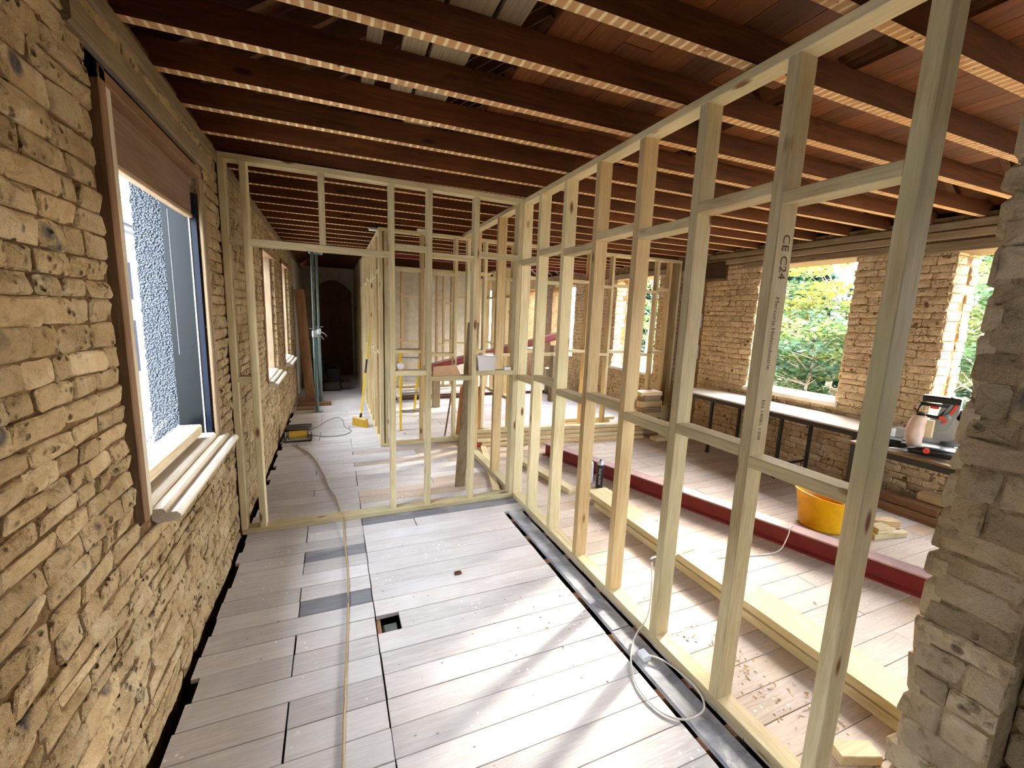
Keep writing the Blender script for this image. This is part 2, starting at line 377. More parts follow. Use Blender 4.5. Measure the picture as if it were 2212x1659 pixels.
part('beam_stub', MB().box(XW - .05, XW + .2, 4.53, 4.86, 2.33, 2.56, 0, .012), wood('charred_beam', (70, 50, 32), (36, 24, 14), 'Y'), wr_o, 'dark end of an old cut beam')
for z in (1.15, 1.62):
    part('concrete_block', MB().box(XW - .04, XW + .05, 4.87, 5.10, z, z + .215, 0, .006), plain('grey_block', (150, 148, 142), .9), wr_o, 'grey concrete block in the torn wall scar')
# window reveals of the right wall: stones along the jambs (child bricks on the reveal faces)
for (a, b, lo, hi) in RWo[:3]:
    for yj, sgn in ((b, 1), (a, -1)):
        z = lo; mbv = None
        while z < hi - .03:
            hgt = min(U(.07, .10), hi - z)
            for x0, x1 in ((XW + .01, XW + U(.15, .26)), (XW + .27, XW + .42)):
                mb = MB(); stone_mesh(mb, lambda u, v, d, yj=yj, sgn=sgn: (u, yj - sgn * d, v), x0, x1, z + .004, z + hgt - .004, U(.006, .02), .9)
                part('reveal_brick', mb, st_right(), wr_o)
            z += hgt
    part('window_sill', MB().box(XW - .03, XW + .46, a - .02, b + .02, lo - .05, lo + .006, 0, .012), plain('pale_sill_stone', (216, 206, 186), .85), wr_o, 'pale rough sill slab')

# pier at the right edge of the picture: end of an old spine wall
pier = wall_core('wall_pier', 1.672, 2.06, .395, .585, -.3, H, [], stone('pier_mortar', (140, 118, 88), (168, 146, 112), (188, 166, 132), spots=False, scale=2), 'grey tan stone wall end at the right edge')
lay_stones(pier, lambda u, v, d: (1.672 - d, u, v), .385, .592, 0, H, [], .06, .11, .08, .21, .004, .012, st_pier(), lambda u, v: 1, 300, 'stone', 1.3, jag=.018)
lay_stones(pier, lambda u, v, d: (u, .585 + d, v), 1.66, 2.06, 0, H, [], .07, .14, .12, .24, .010, .022, st_pier(), lambda u, v: 1, 0, 'end_stone', 1.2)
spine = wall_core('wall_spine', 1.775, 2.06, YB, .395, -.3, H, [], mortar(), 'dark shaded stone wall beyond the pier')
lay_stones(spine, lambda u, v, d: (1.775 - d, u, v), .0, .392, 0, H, [], .08, .14, .12, .25, .012, .03, stone('shaded_pier_stone', (120, 98, 70), (148, 126, 96), (170, 150, 118)), lambda u, v: 1, 300, 'stone', 1.3)  # pier stone copy with the shade put into a darker colour
back = wall_core('wall_back', XL, XW, YB - .4, YB, -.3, 2.72, [(3.1, 4.4, .87, 2.4)], PLASTER(), 'plastered wall behind the viewer', 'X')  # unseen wall; its opening is added and sized for the light it lets in
endw = wall_core('wall_end', XL, XW, YE, YE + .3, -.3, 2.72, [(4.25, 5.0, .65, 2.4)], PLASTER(), 'old white plastered end wall at the far end', 'X')

# ------------------------------------------------------------------ floor
fl = struct('floor', MB().box(XL - .4, XW + .4, YB - .4, YE + .3, -.36, -.30), plain('dark_soil', (62, 48, 36), .95), 'bare timber board floor over a dark void')
ROWS = [2.099 + k * .138 for k in range(-22, 71)]
TR0, TR1 = 1.332, 1.522          # trench beside the stud wall, up to Y=3.33
far_boards = MB(); gi = {9: floorgrey}
def board(x0, x1, y0, y1, mat, z=0.0):
    mb = MB().box(x0 + U(.001, .005), x1 - U(.001, .005), y0 + .0015, y1 - .0015, z - .024, z + U(-.0012, .0012), 0, .0012)
    return part('floorboard', mb, mat, fl)
for k, y in enumerate(ROWS):
    y1 = y + .138
    if y1 > YE: break
    if y < 0.0 or y > 7.6:
        far_boards.box(XL, XW, y + .001, y1 - .001, -.024, 0); continue
    xl = XL + .02 + U(0, .03) + (U(0, .04) if R() < .4 else 0)
    cuts = [xl]; room = y < 3.40
    r = round((y - 2.099) / .138)
    if room:
        if r % 3 != 1 or r == 9: cuts.append(-.22)
        cuts.append(.175)
        if r == 8: cuts += [.58]
        if r == 0: cuts += [.30]
        cuts += [TR0 if y1 < 3.34 and y > .3 else 1.531]
    else:
        cuts += random.choice([[-.2, 1.2], [.18], [.18, 1.5], [-.2, .9]])
    cuts = sorted(set(cuts))
    for a, b in zip(cuts[:-1], cuts[1:]):
        if r == 0 and abs(a - .175) < .01: continue          # the missing square of board
        mt = floorw()
        if r == 9 and a > .1: mt = floorgrey()
        if r in (2, 6) and abs(b - .175) < .01: mt = floorgrey()
        board(a, b, y, y1, mt)
    st = 1.531 if room else cuts[-1]
    c2 = [st] + sorted(random.sample([2.3, 2.9, 3.4, 4.0, 4.5], 1 if k % 2 else 2)) + [XW - .015]
    for a, b in zip(c2[:-1], c2[1:]): board(a, b, y, y1, floorpink() if y < 5.3 else floorw())
part('floorboard_field', far_boards, floorw(), fl, kind='stuff')
# bearers and planks of the open trench
for i, yb in enumerate([.62, 1.02, 1.27, 1.64, 2.02, 2.42, 2.76, 3.06]):
    part('floor_bearer', MB().box(1.20, 1.62, yb, yb + .055, -.12, -.0265), wood('bearer_wood', (176, 130, 96), (130, 86, 58), 'X'), fl)
part('trench_shade_sheet', MB().box(1.15, 1.66, .3, 3.34, -.298, -.29), plain('trench_dark', (40, 30, 24), .95), fl)  # dark sheet over the soil, shade of the open trench put into its colour
board(1.374, 1.497, 1.69, 3.318, greyplank(), -.002)
board(1.364, 1.494, .35, 1.685, greyplank(), -.002)
hb = MB().box(.205, .29, 2.11, 2.225, -.10, -.055, 0, .004); part('conduit_box', hb, plain('grey_green_plastic', (112, 118, 106), .5), fl, 'grey green box seen down the hole')
part('hole_joist', MB().box(.178, .20, 2.08, 2.26, -.2, -.0255), plain('old_pink_timber', (150, 110, 84), .8), fl)

# ------------------------------------------------------------------ ceiling joists, loft boards, roof
ce = struct('ceiling', None, None, 'open dark brown ceiling joists with pale lath marks underneath')
SK = 0.0234
for i in range(-11, 29):
    y0 = 1.705 + .354 * i
    if y0 > 7.75:
        for xa, za in ((XL - .12, 2.72), (XW + .15, 2.72)):
            part('rafter', MB().beam((xa, y0, za), (2.24, y0, 4.95), .045, .10), rafterw('X'), ce)
        continue
    mb = MB(); a, b = XL - .1, XW + .12
    ya, yb = y0 - SK * a, y0 - SK * b; t = .048 + U(-.003, .004); zt = 2.792; s1, s2 = U(-.004, .004), U(-.004, .004)
    vs = [(a, ya, H + s1), (b, yb, H + s2), (b, yb + t, H + s2), (a, ya + t, H + s1), (a, ya, zt), (b, yb, zt), (b, yb + t, zt), (a, ya + t, zt)]
    mb.add(vs, [(0, 3, 2, 1)], 1); mb.add(vs, [(4, 5, 6, 7), (0, 1, 5, 4), (2, 3, 7, 6), (1, 2, 6, 5), (3, 0, 4, 7)], 0)
    part('joist', mb, [oldw('X'), joist_soffit()], ce)
    # rafters each side
    if i % 1 == 0:
        yr = y0 + .07
        part('rafter', MB().beam((XL - .12, yr, 2.72), (2.24, yr, 4.95), .045, .10), rafterw('X'), ce)
        part('rafter', MB().beam((XW + .15, yr, 2.72), (2.24, yr, 4.95), .045, .10), rafterw('X'), ce)
x = .62
while x < 3.9:
    wd = U(.14, .19); seg = YB
    while seg < 7.3:
        L = U(1.4, 3.0)
        if R() > (.07 if x > .9 else .35): part('loft_board', MB().box(x, x + wd - .004, seg, min(seg + L - .005, 7.85), 2.794, 2.812), loftw('Y'), ce)
        seg += L
    x += wd
for (xa, xb, ya, yb) in ((.30, .40, 1.35, 2.5), (.42, .58, 1.3, 2.9), (.16, .22, 1.9, 2.7), (.60, .70, 1.2, 1.75)):
    part('loose_board', MB().box(xa, xb, ya, yb, 2.794, 2.815), greyw('Y'), ce)
roof = MB(); 
for s, xe in ((-1, XL - .42), (1, XW + .42)):
    p = [(xe, YB - .5, 2.60), (xe, YE + .5, 2.60), (2.24, YE + .5, 5.06), (2.24, YB - .5, 5.06)]
    roof.add(p + [(q[0], q[1], q[2] + .05) for q in p], [(0, 1, 2, 3), (7, 6, 5, 4), (0, 4, 5, 1), (2, 6, 7, 3), (1, 5, 6, 2), (3, 7, 4, 0)])
for yg in (YB - .4, YE + .3):
    roof.add([(XL - .42, yg, 2.70), (XW + .42, yg, 2.70), (2.24, yg, 5.06), (XL - .42, yg - .05, 2.70), (XW + .42, yg - .05, 2.70), (2.24, yg - .05, 5.06)], [(0, 1, 2), (5, 4, 3), (0, 3, 4, 1), (1, 4, 5, 2), (2, 5, 3, 0)])
ro = struct('roof', roof, wood('roof_boarding', (96, 54, 26), (60, 32, 14), 'Y'), 'boarded pitched roof above the joists')
for k in range(14):          # sarking boards on the right-hand slope
    t0, t1 = k / 14, (k + .96) / 14
    f = lambda t: (XW + .30 + (2.24 - XW - .30) * t, 2.64 + (4.98 - 2.64) * t)
    (xa, za), (xb, zb) = f(t0), f(t1)
    part('sarking_board', MB().beam(((xa + xb) / 2, YB, (za + zb) / 2 - .02), ((xa + xb) / 2, 8.0, (za + zb) / 2 - .02), math.hypot(xb - xa, zb - za), .018, upv=(2.4, 0, 2.9)), loftw('Y'), ro)

# ------------------------------------------------------------------ timber stud partitions
TH = .047; DP = .090
def P_x(thg, name, x0, x1, y0, y1, z0, z1, mat, label=None):
    return part(name, MB().box(x0, x1, y0, y1, z0, z1, 0, .003), mat, thg, label)
def partition_y(label, x, y0, y1, studs, ztop, ups, lows, mat2=False, cat='partition', plate0=None, sole=True):
    """a stud wall running along Y; studs: near faces Y"""
    t = thing('stud_partition', label, cat, (x + DP / 2, (y0 + y1) / 2, 0), 'timber stud partitions')
    P_x(t, 'top_plate', x, x + DP, y0, y1, ztop - TH + .008, ztop, pine('Y'))
    if sole: P_x(t, 'sole_plate', x, x + DP, y0, y1, .001, .047, pine('Y'))
    for s in studs:
        o = P_x(t, 'stud', x + U(-.001, .001), x + DP + U(-.002, .002), s, s + TH, .047, ztop - TH + .007, pine('Z') if s < 1.0 else random.choice([pine('Z'), pine2('Z'), pine('Z')]))
    ss = list(studs)
    for a, b, zu, zl in zip(ss[:-1], ss[1:], ups, lows):
        if zu: P_x(t, 'noggin', x, x + DP, a + TH, b, zu - TH, zu, pine('Y'))
        if zl: P_x(t, 'noggin', x, x + DP, a + TH, b, zl - TH, zl, pine('Y'))
    return t
def partition_x(label, y, x0, x1, studs, ztop, ups, lows, cat='partition', sole=True):
    t = thing('stud_partition', label, cat, ((x0 + x1) / 2, y + DP / 2, 0), 'timber stud partitions')
    P_x(t, 'top_plate', x0, x1, y, y + DP, ztop - TH + .008, ztop, pine('X'))
    if sole: P_x(t, 'sole_plate', x0, x1, y, y + DP, .001, .047, pine('X'))
    for s in studs:
        P_x(t, 'stud', s, s + .042, y + U(-.001, .001), y + DP, .047, ztop - TH + .007, random.choice([pine('Z'), pine('Z'), pine2('Z')]))
    for a, b, zu, zl in zip(studs[:-1], studs[1:], ups, lows):
        if zu: P_x(t, 'noggin', a + .042, b, y, y + DP, zu - .042, zu, pine('X'))
        if zl: P_x(t, 'noggin', a + .042, b, y, y + DP, zl - .042, zl, pine('X'))
    return t
ZT = H - .006
sy = [.40, .724, 1.129, 1.528, 1.930, 2.332, 2.732, 3.127, 3.46]
ups = [2.22, 2.177, 2.222, 2.172, 2.218, 2.172, 2.215, 2.172]
lows = [1.21, 1.172, 1.205, 1.172, 1.212, 1.168, 1.215, 1.171]
sy = sy[1:]; ups = ups[1:]; lows = lows[1:]
pr = partition_y('long new pine stud wall beside the open floor trench, nearest on the right', XR, .66, 3.507, sy, ZT, ups, lows)
# lettering stamped on the second stud
for body, size, z in (('CE C24', .052, 2.03), ('Mercuria Holzindustrie', .030, 1.80), ('EN 14081 1308', .026, 1.40)):
    mbt = text_mesh(body, size, (XR + .034, 1.1278, z), (0, 0, -1), (1, 0, 0))
    st = [o for o in pr.children if o.name.startswith('stud') and abs(min(v.co.y for v in o.data.vertices) + wloc(o).y - 1.129) < .01][0]
    part('stamped_lettering', mbt, plain('stamp_ink', (70, 44, 24), .8), st, 'dark stamped lettering')

t1 = thing('stud_partition', 'new pine cross partition with a wide doorway at the left wall', 'partition', (.43, Y1 + DP / 2, 0), 'timber stud partitions')
P_x(t1, 'top_plate', XL + .01, XR - .001, Y1, Y1 + DP, ZT - .042, ZT, pine('X'))
P_x(t1, 'sole_plate', XL + .012, XR - .001, Y1, Y1 + DP, .001, .046, pine('X'))
for s in (-.668, -.546, .412, .702, 1.090, 1.479):
    P_x(t1, 'stud', s, s + .042, Y1 - .0005, Y1 + DP, .046, ZT - .042, pine('Z'))
P_x(t1, 'cripple_stud', -.072, -.029, Y1, Y1 + DP, 2.146, ZT - .042, pine('Z'))
P_x(t1, 'door_head', -.504, .412, Y1, Y1 + DP, 2.10, 2.145, pine('X'))
for a, b, z in ((-.626, -.546, 2.14), (.454, .702, 2.207), (.744, 1.09, 2.168), (1.132, 1.479, 2.205), (-.626, -.546, 1.196), (.454, .702, 1.221), (.744, 1.09, 1.172), (1.132, 1.479, 1.212)):
    P_x(t1, 'noggin', a, b, Y1, Y1 + DP, z - .042, z, pine('X'))

partition_y('short pine stud wall carrying on beyond the near cross partition', XR, Y1 + DP + .002, Y3 - .002, [4.05, 4.83], ZT, [None], [None], sole=True)
s3 = [.519, .575, 1.01, 1.436, 1.60, 1.832, 2.23, 2.63, 3.03, 3.42, 3.82, 4.22, 4.66, 4.90, 5.09]
u3 = [None, 2.22, 2.205, None, 2.235, 2.19, 2.235, 2.19, 2.235, 2.19, 2.215, 2.165, 2.21, None]
l3 = [None, 1.227, 1.187, None, 1.231, 1.187, 1.235, 1.189, 1.238, 1.189, 1.23, 1.187, 1.234, None]
partition_x('full width pine cross partition behind, with steel beam and ladder seen through it', Y3, .519, XW - .02, s3, ZT - .02, u3, l3)
s4 = [Y3 + DP + .002] + [5.8 + .4 * i for i in range(9)]
partition_y('pine corridor partition leading to the arched far end', .52, Y3 + DP + .001, 9.05, s4, ZT - .02, [2.20, 2.15] * 5, [1.20, 1.15] * 5)
wcor = wall_core('wall_corridor', .52, .80, 9.05, YE, 0, 2.70, [], stone('corridor_render', (150, 124, 84), (176, 150, 108), (196, 174, 134), spots=False), 'tan rough wall at the end of the corridor')
partition_x('distant dark pine stud frame in front of white plaster', 9.6, 1.0, 3.2, [1.0, 1.38, 1.78, 2.16, 2.32, 2.5, 2.9, 3.15], ZT - .02, [2.1, 2.05, None, 2.0, 1.95, 2.1, None], [1.1, 1.05, None, 1.0, 1.1, 1.05, None])
wpl = wall_core('wall_plaster', .80, 3.3, 10.6, 10.8, 0, 2.70, [], PLASTER(), 'stained white plaster wall behind the distant studs', 'X')
partition_y('tall distant pine stud frame to the right of the white plaster', 3.28, 7.8, 9.6, [7.8, 8.2, 8.6, 9.0, 9.4], ZT - .02, [2.1] * 4, [1.1] * 4)
# timber beam packs (white packers) on top plates
for (x, y, z, lb) in ((.50, 5.55, ZT - .03, 'white packing block where the corridor partition meets the joists'), (1.03, Y3, ZT - .02, 'white packing block above the full width partition, left one'), (1.66, Y3, ZT - .02, 'white packing block above the full width partition, right one')):
    solo('packing_block', MB().box(x - .07, x + .10, y - .04, y + .06, z, z + .024, 0, .002), WHITE(), lb, 'block', 'white packing blocks')
# OSB panel at the right end of the full width partition
solo('sheathing_sheet', MB().box(4.95, XW - .03, Y3 + .078, Y3 + .09, .3, 2.6), wood('osb', (150, 122, 76), (118, 90, 52), 'Z'), 'dull brown board fixed behind the right end of the cross partition', 'board')
# arched panel at the corridor end
mb = MB(); N = 16; xc, hw = .02, .44; pts = [(xc - hw, 0.0)] + [(xc - hw + 2 * hw * i / N, 2.12 + .29 * math.sin(math.pi * i / N) ** .8) for i in range(N + 1)] + [(xc + hw, 0.0)]
vs = [(x, YE - .055, z) for x, z in pts] + [(x, YE - .02, z) for x, z in pts]; n = len(pts)
mb.add(vs, [tuple(range(n)), tuple(range(2 * n - 1, n - 1, -1))] + [(i, n + i, n + (i + 1) % n, (i + 1) % n) for i in range(n)])
solo('arched_board', mb, wood('arch_chipboard', (122, 92, 48), (96, 70, 34), 'Z'), 'dark tan arched board closing the corridor end', 'board')

# ------------------------------------------------------------------ left windows
def window_left(n, y0, y1, zb, zt, full, label):
    w_ = struct('window_%d' % n, None, None, label)
    fm = wood('window_frame_wood', (160, 138, 108), (124, 100, 74), 'Z'); fx = XL + .012
    fy = wood('window_frame_wood_y', (196, 172, 140), (160, 132, 100), 'Y'); bone = wood('painted_stop', (222, 210, 188), (196, 182, 156), 'Z')
    part('jamb', MB().box(fx - .13, fx, y0 + .02, y0 + .065, zb - .02, zt - .03, 0, .004), wood('window_brown', (150, 116, 84), (116, 84, 56), 'Z'), w_)
    part('jamb', MB().box(fx - .10, fx - .006, y0 + .066, y0 + .115, zb - .02, zt - .03, 0, .004), bone, w_)
    part('sash_stop', MB().box(fx - .12, fx - .03, y0 + .116, y0 + .14, zb - .02, zt - .06, 0, .003), fm, w_)
    jd = .022 if full else .19; je = 0 if full else .05
    part('jamb', MB().box(fx - jd, fx - je - .004, y1 - .075, y1 - .045, zb - .02, zt - .03, 0, .004), fm, w_)
    part('jamb', MB().box(fx - jd, fx - je, y1 - .044, y1 - .01, zb - .02, zt - .03, 0, .004), fm, w_)
    if not full: part('weather_strip', MB().box(fx - .318, fx - .205, y1 - .075, y1 - .03, zb - .02, zt - .03), plain('dark_slate_strip', (40, 46, 50), .6), w_, 'dark strip on the outer reveal')
    part('gap_dark_strip', MB().box(fx - .30, fx - .135, y0 - .012, y0 + .03, zb - .04, zt), plain('gap_black', (22, 16, 12), .95), w_)  # dark strip added: gap shade put into its colour, blocks outside light
    part('window_head', MB().box(fx - .13, fx, y0 + .02, y1 - .01, zt - .075, zt - .03, 0, .004), wood('window_brown_y', (150, 116, 84), (116, 84, 56), 'Y'), w_)
    if full:
        part('infill_board', MB().box(fx - .075, fx - .05, y0 + .141, y1 - .091, 2.185, zt - .076), wood('infill_chipboard', (150, 122, 98), (122, 96, 74), 'Y', fine=.5), w_, 'brown board filling the window top')
        part('infill_strip', MB().box(fx - .08, fx - .045, y0 + .141, y1 - .091, 2.165, 2.184, 0, .003), fy, w_)
        part('pulley_slot', MB().box(fx - .049, fx - .042, y0 + .141, y0 + .175, 2.2, zt - .09), plain('slot_black', (30, 22, 16), .9), w_, 'dark slot at the end of the board')
        part('sash_rail', MB().box(fx - .17, fx - .055, y0 + .141, y1 - .2, zb + .045, zb + .105, 0, .006), wood('pale_rail', (224, 206, 176), (196, 174, 138), 'Y'), w_, 'loose pale timber rail on the sill')
    part('window_board', MB().box(fx - .16, fx - .012, y0 + .116, y1 - .09, zb - .02, zb + .025, 0, .012), wood('painted_board', (226, 216, 200), (204, 190, 168), 'Y'), w_)
    part('window_sill', MB().box(fx - .02, fx + .075, y0 + .13, y1 + .06, zb - .075, zb - .035, 0, .014), wood('painted_board', (226, 216, 200), (204, 190, 168), 'Y'), w_, 'rounded nosing of the window sill')
    part('window_apron', MB().box(fx - .05, fx + .035, y0 + .1, y1 + .01, zb - .034, zb - .005, 0, .010), wood('painted_board2', (206, 190, 166), (180, 160, 132), 'Y'), w_)
    return w_
w1_ = window_left(1, 1.855, 3.08, .90, 2.46, True, 'tall old sash window frame in the left stone wall')
window_left(2, 5.215, 6.325, .88, 2.36, False, 'stripped window frame beyond the doorway in the left wall')
window_left(3, 7.075, 8.205, .88, 2.40, False, 'third window frame further along the left wall')
window_left(4, -1.71, -.49, .90, 2.46, False, 'added unseen window frame behind the viewer in the left wall')  # unseen window added to let daylight in
part('window_lintel', MB().box(XL - .3, XL + .02, 1.72, 3.25, 2.46, 2.55, 0, .01), greyw('Y'), wl_o, 'weathered timber window lintel')
# reveals of the left windows: dark glazed lining and pebbledash on the near one, stones on the others
mb = MB(); N = 14; M = 70
for i in range(N + 1):
    for j in range(M + 1):
        u = i / N; x = XL - .175 - .135 * u; z = .80 + 1.66 * j / M
        mb.v.append((x - (.012 * mnoise.noise((z * 30, 7, 0)) if i == N else 0), 3.02 - .012 - .007 * mnoise.noise((x * 60, z * 60, 0)) - .004 * mnoise.noise((x * 140, z * 140, 2)), z))
mb.f = [(i * (M + 1) + j, (i + 1) * (M + 1) + j, (i + 1) * (M + 1) + j + 1, i * (M + 1) + j + 1) for i in range(N) for j in range(M)]; mb.mi = [0] * len(mb.f); mb.sm = [True] * len(mb.f)
part('pebbledash_reveal', mb, pebble(), wl_o, 'white pebbledash on the outer window reveal')
part('reveal_lining', MB().box(XL - .178, XL - .045, 2.995, 3.018, .86, 2.30), plain('dark_glass', (14, 20, 22), .3, 0, .15), w1_, 'dark glossy lining of the window reveal')
part('lining_strip', MB().box(XL - .056, XL - .05, 2.988, 2.9945, .86, 2.2), WHITE(), w1_, 'thin white vertical strip on the dark lining')
part('lining_strip', MB().box(XL - .150, XL - .148, 2.992, 2.9945, 1.4, 2.2), plain('thin_bar', (150, 158, 160), .5), w1_)
part('reveal_lining', MB().box(XL - .0445, XL - .02, 2.995, 3.018, .86, 2.30), plain('dark_blue_glass', (26, 33, 50), .3, 0, .15), w1_, 'blue glossy lining of the window reveal')
for (a, b, lo, hi) in LW[1:3]:
    z = lo
    while z < hi - .03:
        hgt = min(U(.08, .12), hi - z); mb = MB()
        stone_mesh(mb, lambda u, v, d, yj=b: (u, yj - d, v), XL - .05, XL - .002, z + .004, z + hgt - .004, U(.004, .012), 1)
        part('reveal_stone', mb, st_left(), wl_o); z += hgt
# chain across the opening
ch = thing('chain', 'thin steel chain hanging across the foot of the near window', 'chain', (XL - .16, 2.45, .96))
pp = smooth([(XL - .14, 2.0, 1.045), (XL - .155, 2.25, 1.02), (XL - .17, 2.5, 1.025), (XL - .18, 2.78, 1.06)], 6)
for i in range(len(pp) - 1):
    c = (pp[i] + pp[i + 1]) / 2; d = (pp[i + 1] - pp[i]); L = d.length; d.normalize(); s_ = d.cross(Vector((0, 0, 1))).normalized(); u_ = s_.cross(d)
    sd = s_ if i % 2 else u_
    part('link', MB().tube([c + d * (math.cos(q) * L * .62) + sd * (math.sin(q) * .009) for q in [2 * math.pi * k / 12 for k in range(12)]], .0026, 5, closed=True), STEEL(), ch)


# ------------------------------------------------------------------ outdoors, left side
og = struct('ground', MB().box(-40, XL - .43, -25, 45, -.7, -.45), plain('pale_gravel', (190, 186, 178), .95), 'pale gravel yard outside the left windows')
hs = thing('house', 'pale house with tiled roof glimpsed at the left edge of the near window', 'building', (-8, 8, -.45))
part('wall', MB().box(-11, -5, -8, 24, -.45, 3.5), plain('house_render', (112, 116, 122), .9), hs)  # house drawn longer than seen, to cut skylight at the left windows
for yw in (2.0, 6.5, 11.0, 14.7):
    for z0, z1 in ((1.75, 2.72), (-.2, 1.2)):
        wd = part('window', MB().box(-5.0, -4.94, yw, yw + 2.0, z0, z1), plain('blue_frame', (34, 38, 54), .5), hs)
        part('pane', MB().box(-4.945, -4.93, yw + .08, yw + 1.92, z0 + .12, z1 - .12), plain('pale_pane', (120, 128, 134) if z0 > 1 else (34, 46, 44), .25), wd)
part('fascia', MB().box(-5.0, -4.8, -8, 24, 3.5, 3.68), plain('blue_grey_fascia', (52, 58, 72), .6), hs)
rfh = part('roof', MB().add([(-4.7, -8, 3.68), (-4.7, 24, 3.68), (-8, 24, 6.2), (-8, -8, 6.2), (-11, -8, 3.68), (-11, 24, 3.68)], [(0, 1, 2, 3), (3, 2, 5, 4), (1, 5, 2), (0, 3, 4), (0, 4, 5, 1)]), plain('roof_underlay', (70, 64, 54), .9), hs)
for k in range(12):
    part('tile_course', MB().beam((-4.72 - .26 * k, -8, 3.72 + .2 * k), (-4.72 - .26 * k, 24, 3.72 + .2 * k), .26, .03, upv=(1.26, 0, 1)), plain('pale_tile', (112, 102, 74), .8), rfh)

# ------------------------------------------------------------------ outdoors, right side
gr = struct('ground_garden', MB().box(XW + .43, 90, -40, 90, -.6, -.35), stone('leaf_litter', (120, 98, 60), (150, 124, 80), (112, 118, 66), spots=False, scale=.6), 'leaf strewn ground outside the right windows')
struct('road', MB().box(10.5, 14.0, 14.5, 40, -.36, -.345), plain('grey_blue_tarmac', (150, 156, 172), .8), 'grey blue drive outside the far window')
def leaves(mb, c, rad, n, size, mi, flat=.35, rng=random):
    for _ in range(n):
        while True:
            p = Vector((rng.uniform(-1, 1), rng.uniform(-1, 1), rng.uniform(-1, 1)))
            if p.length <= 1: break
        p = Vector((p.x * rad[0], p.y * rad[1], p.z * rad[2])) + Vector(c)
        a = rng.uniform(0, 6.28); t = Vector((math.cos(a), math.sin(a), rng.uniform(-.5, .5))).normalized()
        nrm = Vector((rng.uniform(-1, 1), rng.uniform(-1, 1), rng.uniform(.2, 1.3))).normalized(); b = t.cross(nrm).normalized(); s = size * rng.uniform(.6, 1.3)
        mb.add([p - t * s, p + b * s * .45 + t * s * .1, p + t * s, p - b * s * .45 + t * s * .1], [(0, 1, 2, 3)], mi)
def tree(name, label, x, y, h, kind, seed, rad=1.5):
    rg = random.Random(seed); t = thing(name, label, 'tree', (x, y, -.35), 'trees outside the right windows')
    bark = wood('bark_pale' if kind != 'fir' else 'bark_dark', (176, 164, 146) if kind != 'fir' else (104, 92, 78), (120, 104, 86) if kind != 'fir' else (66, 56, 46), 'Z')
    tr = MB(); lean = rg.uniform(-.25, .25); hh = h * (.7 if kind != 'fir' else .95)
    path = [(x + lean * k / 5 + rg.uniform(-.03, .03), y + rg.uniform(-.04, .04) - lean * .5 * k / 5, -.36 + hh * k / 5) for k in range(6)]
    tr.tube(path, [.085 * (1 - .14 * k) * (h / 4.5) for k in range(6)], 7)
    part('trunk', tr, bark, t)
    mb = MB()
    if kind == 'fir':
        cols = [leafmat('fir_green', (58, 100, 66)), leafmat('fir_blue_green', (84, 128, 94)), leafmat('fir_dark', (40, 72, 46))]
        z = .3
        while z < h:
            r = rad * (1 - (z - .3) / h) + .12
            for _ in range(7):
                a = rg.uniform(0, 6.28); c = (x + math.cos(a) * r * .55, y + math.sin(a) * r * .55, -.35 + z)
                leaves(mb, c, (r * .5, r * .5, .14), 60, .11, rg.choice((0, 0, 1, 2)), rng=rg)
            z += .26
    else:
        cols = {'yellow': [leafmat('leaf_yellow', (206, 196, 84)), leafmat('leaf_lime', (158, 176, 96)), leafmat('leaf_soft', (120, 156, 96))],
                'green': [leafmat('leaf_green', (112, 148, 92)), leafmat('leaf_lime', (158, 176, 96)), leafmat('leaf_mid', (88, 122, 84))]}[kind]
        br = MB()
        for _ in range(34):
            a = rg.uniform(0, 6.28); zz = rg.uniform(.32 if kind == 'yellow' else .12, 1.0) * h; r = rad * rg.uniform(.25, 1) * (1.1 - .5 * abs(zz / h - .6))
            c = Vector((x + math.cos(a) * r, y + math.sin(a) * r, -.35 + zz)); leaves(mb, c, (.62, .62, .20), 120, .085, rg.choice((0, 0, 1, 1, 1, 2)), rng=rg)
            k = min(5, max(1, int(zz / hh * 4))); br.cyl(path[k], c, .018, .006, 5, caps=False)
        part('branches', br, bark, t)
    part('foliage', mb, cols, t)
    return t
W = 'window'
spec = [('yellow', 12.2, 9.4, 4.6, 'yellow autumn tree high in the middle right window'), ('yellow', 13.2, 7.6, 4.7, 'yellow tree to the right in the middle right window'),
        ('fir', 15.0, 9.6, 5.0, 'dark green fir behind the yellow tree in the middle window'), ('fir', 16.2, 11.6, 5.3, 'dark fir at the left side of the middle window'),
        ('fir', 15.6, 8.0, 5.0, 'dark fir at the right side of the middle window'), ('green', 10.6, 6.7, 2.3, 'bright green bush low in the middle right window'),
        ('green', 12.6, 4.9, 4.4, 'light green tree in the window at the far right'), ('yellow', 14.2, 4.0, 4.8, 'yellow green tree behind in the far right window'),
        ('fir', 16.5, 5.6, 5.2, 'fir standing deep behind the far right window'), ('green', 11.0, 3.6, 3.0, 'green bush low in the far right window'),
        ('yellow', 15.5, 18.2, 5.6, 'yellow tree high in the far stud framed window'), ('fir', 17.5, 20.5, 5.6, 'dark fir low in the far stud framed window'),
        ('green', 16.5, 16.6, 5.0, 'green tree right of the fir in the far window'), ('yellow', 17.0, 23.0, 5.8, 'yellow tree at the left of the far window'),
        ('green', 18.5, 13.8, 5.6, 'green tree filling the gap left of the middle window'), ('fir', 19.0, 25.5, 6.0, 'last fir seen at the far left windows'), ('green', 20, 7.0, 6.2, 'tall green tree in the distance beyond the firs'), ('green', 21, 10.5, 6.4, 'tall distant green tree behind the yellow tree')]
for i, (kd, x, y, h, lb) in enumerate(spec):
    tree({'yellow': 'autumn_tree', 'green': 'leafy_tree', 'fir': 'fir_tree'}[kd], lb, x, y, h, kd, 100 + i, 1.75 if h > 4 else 1.2)
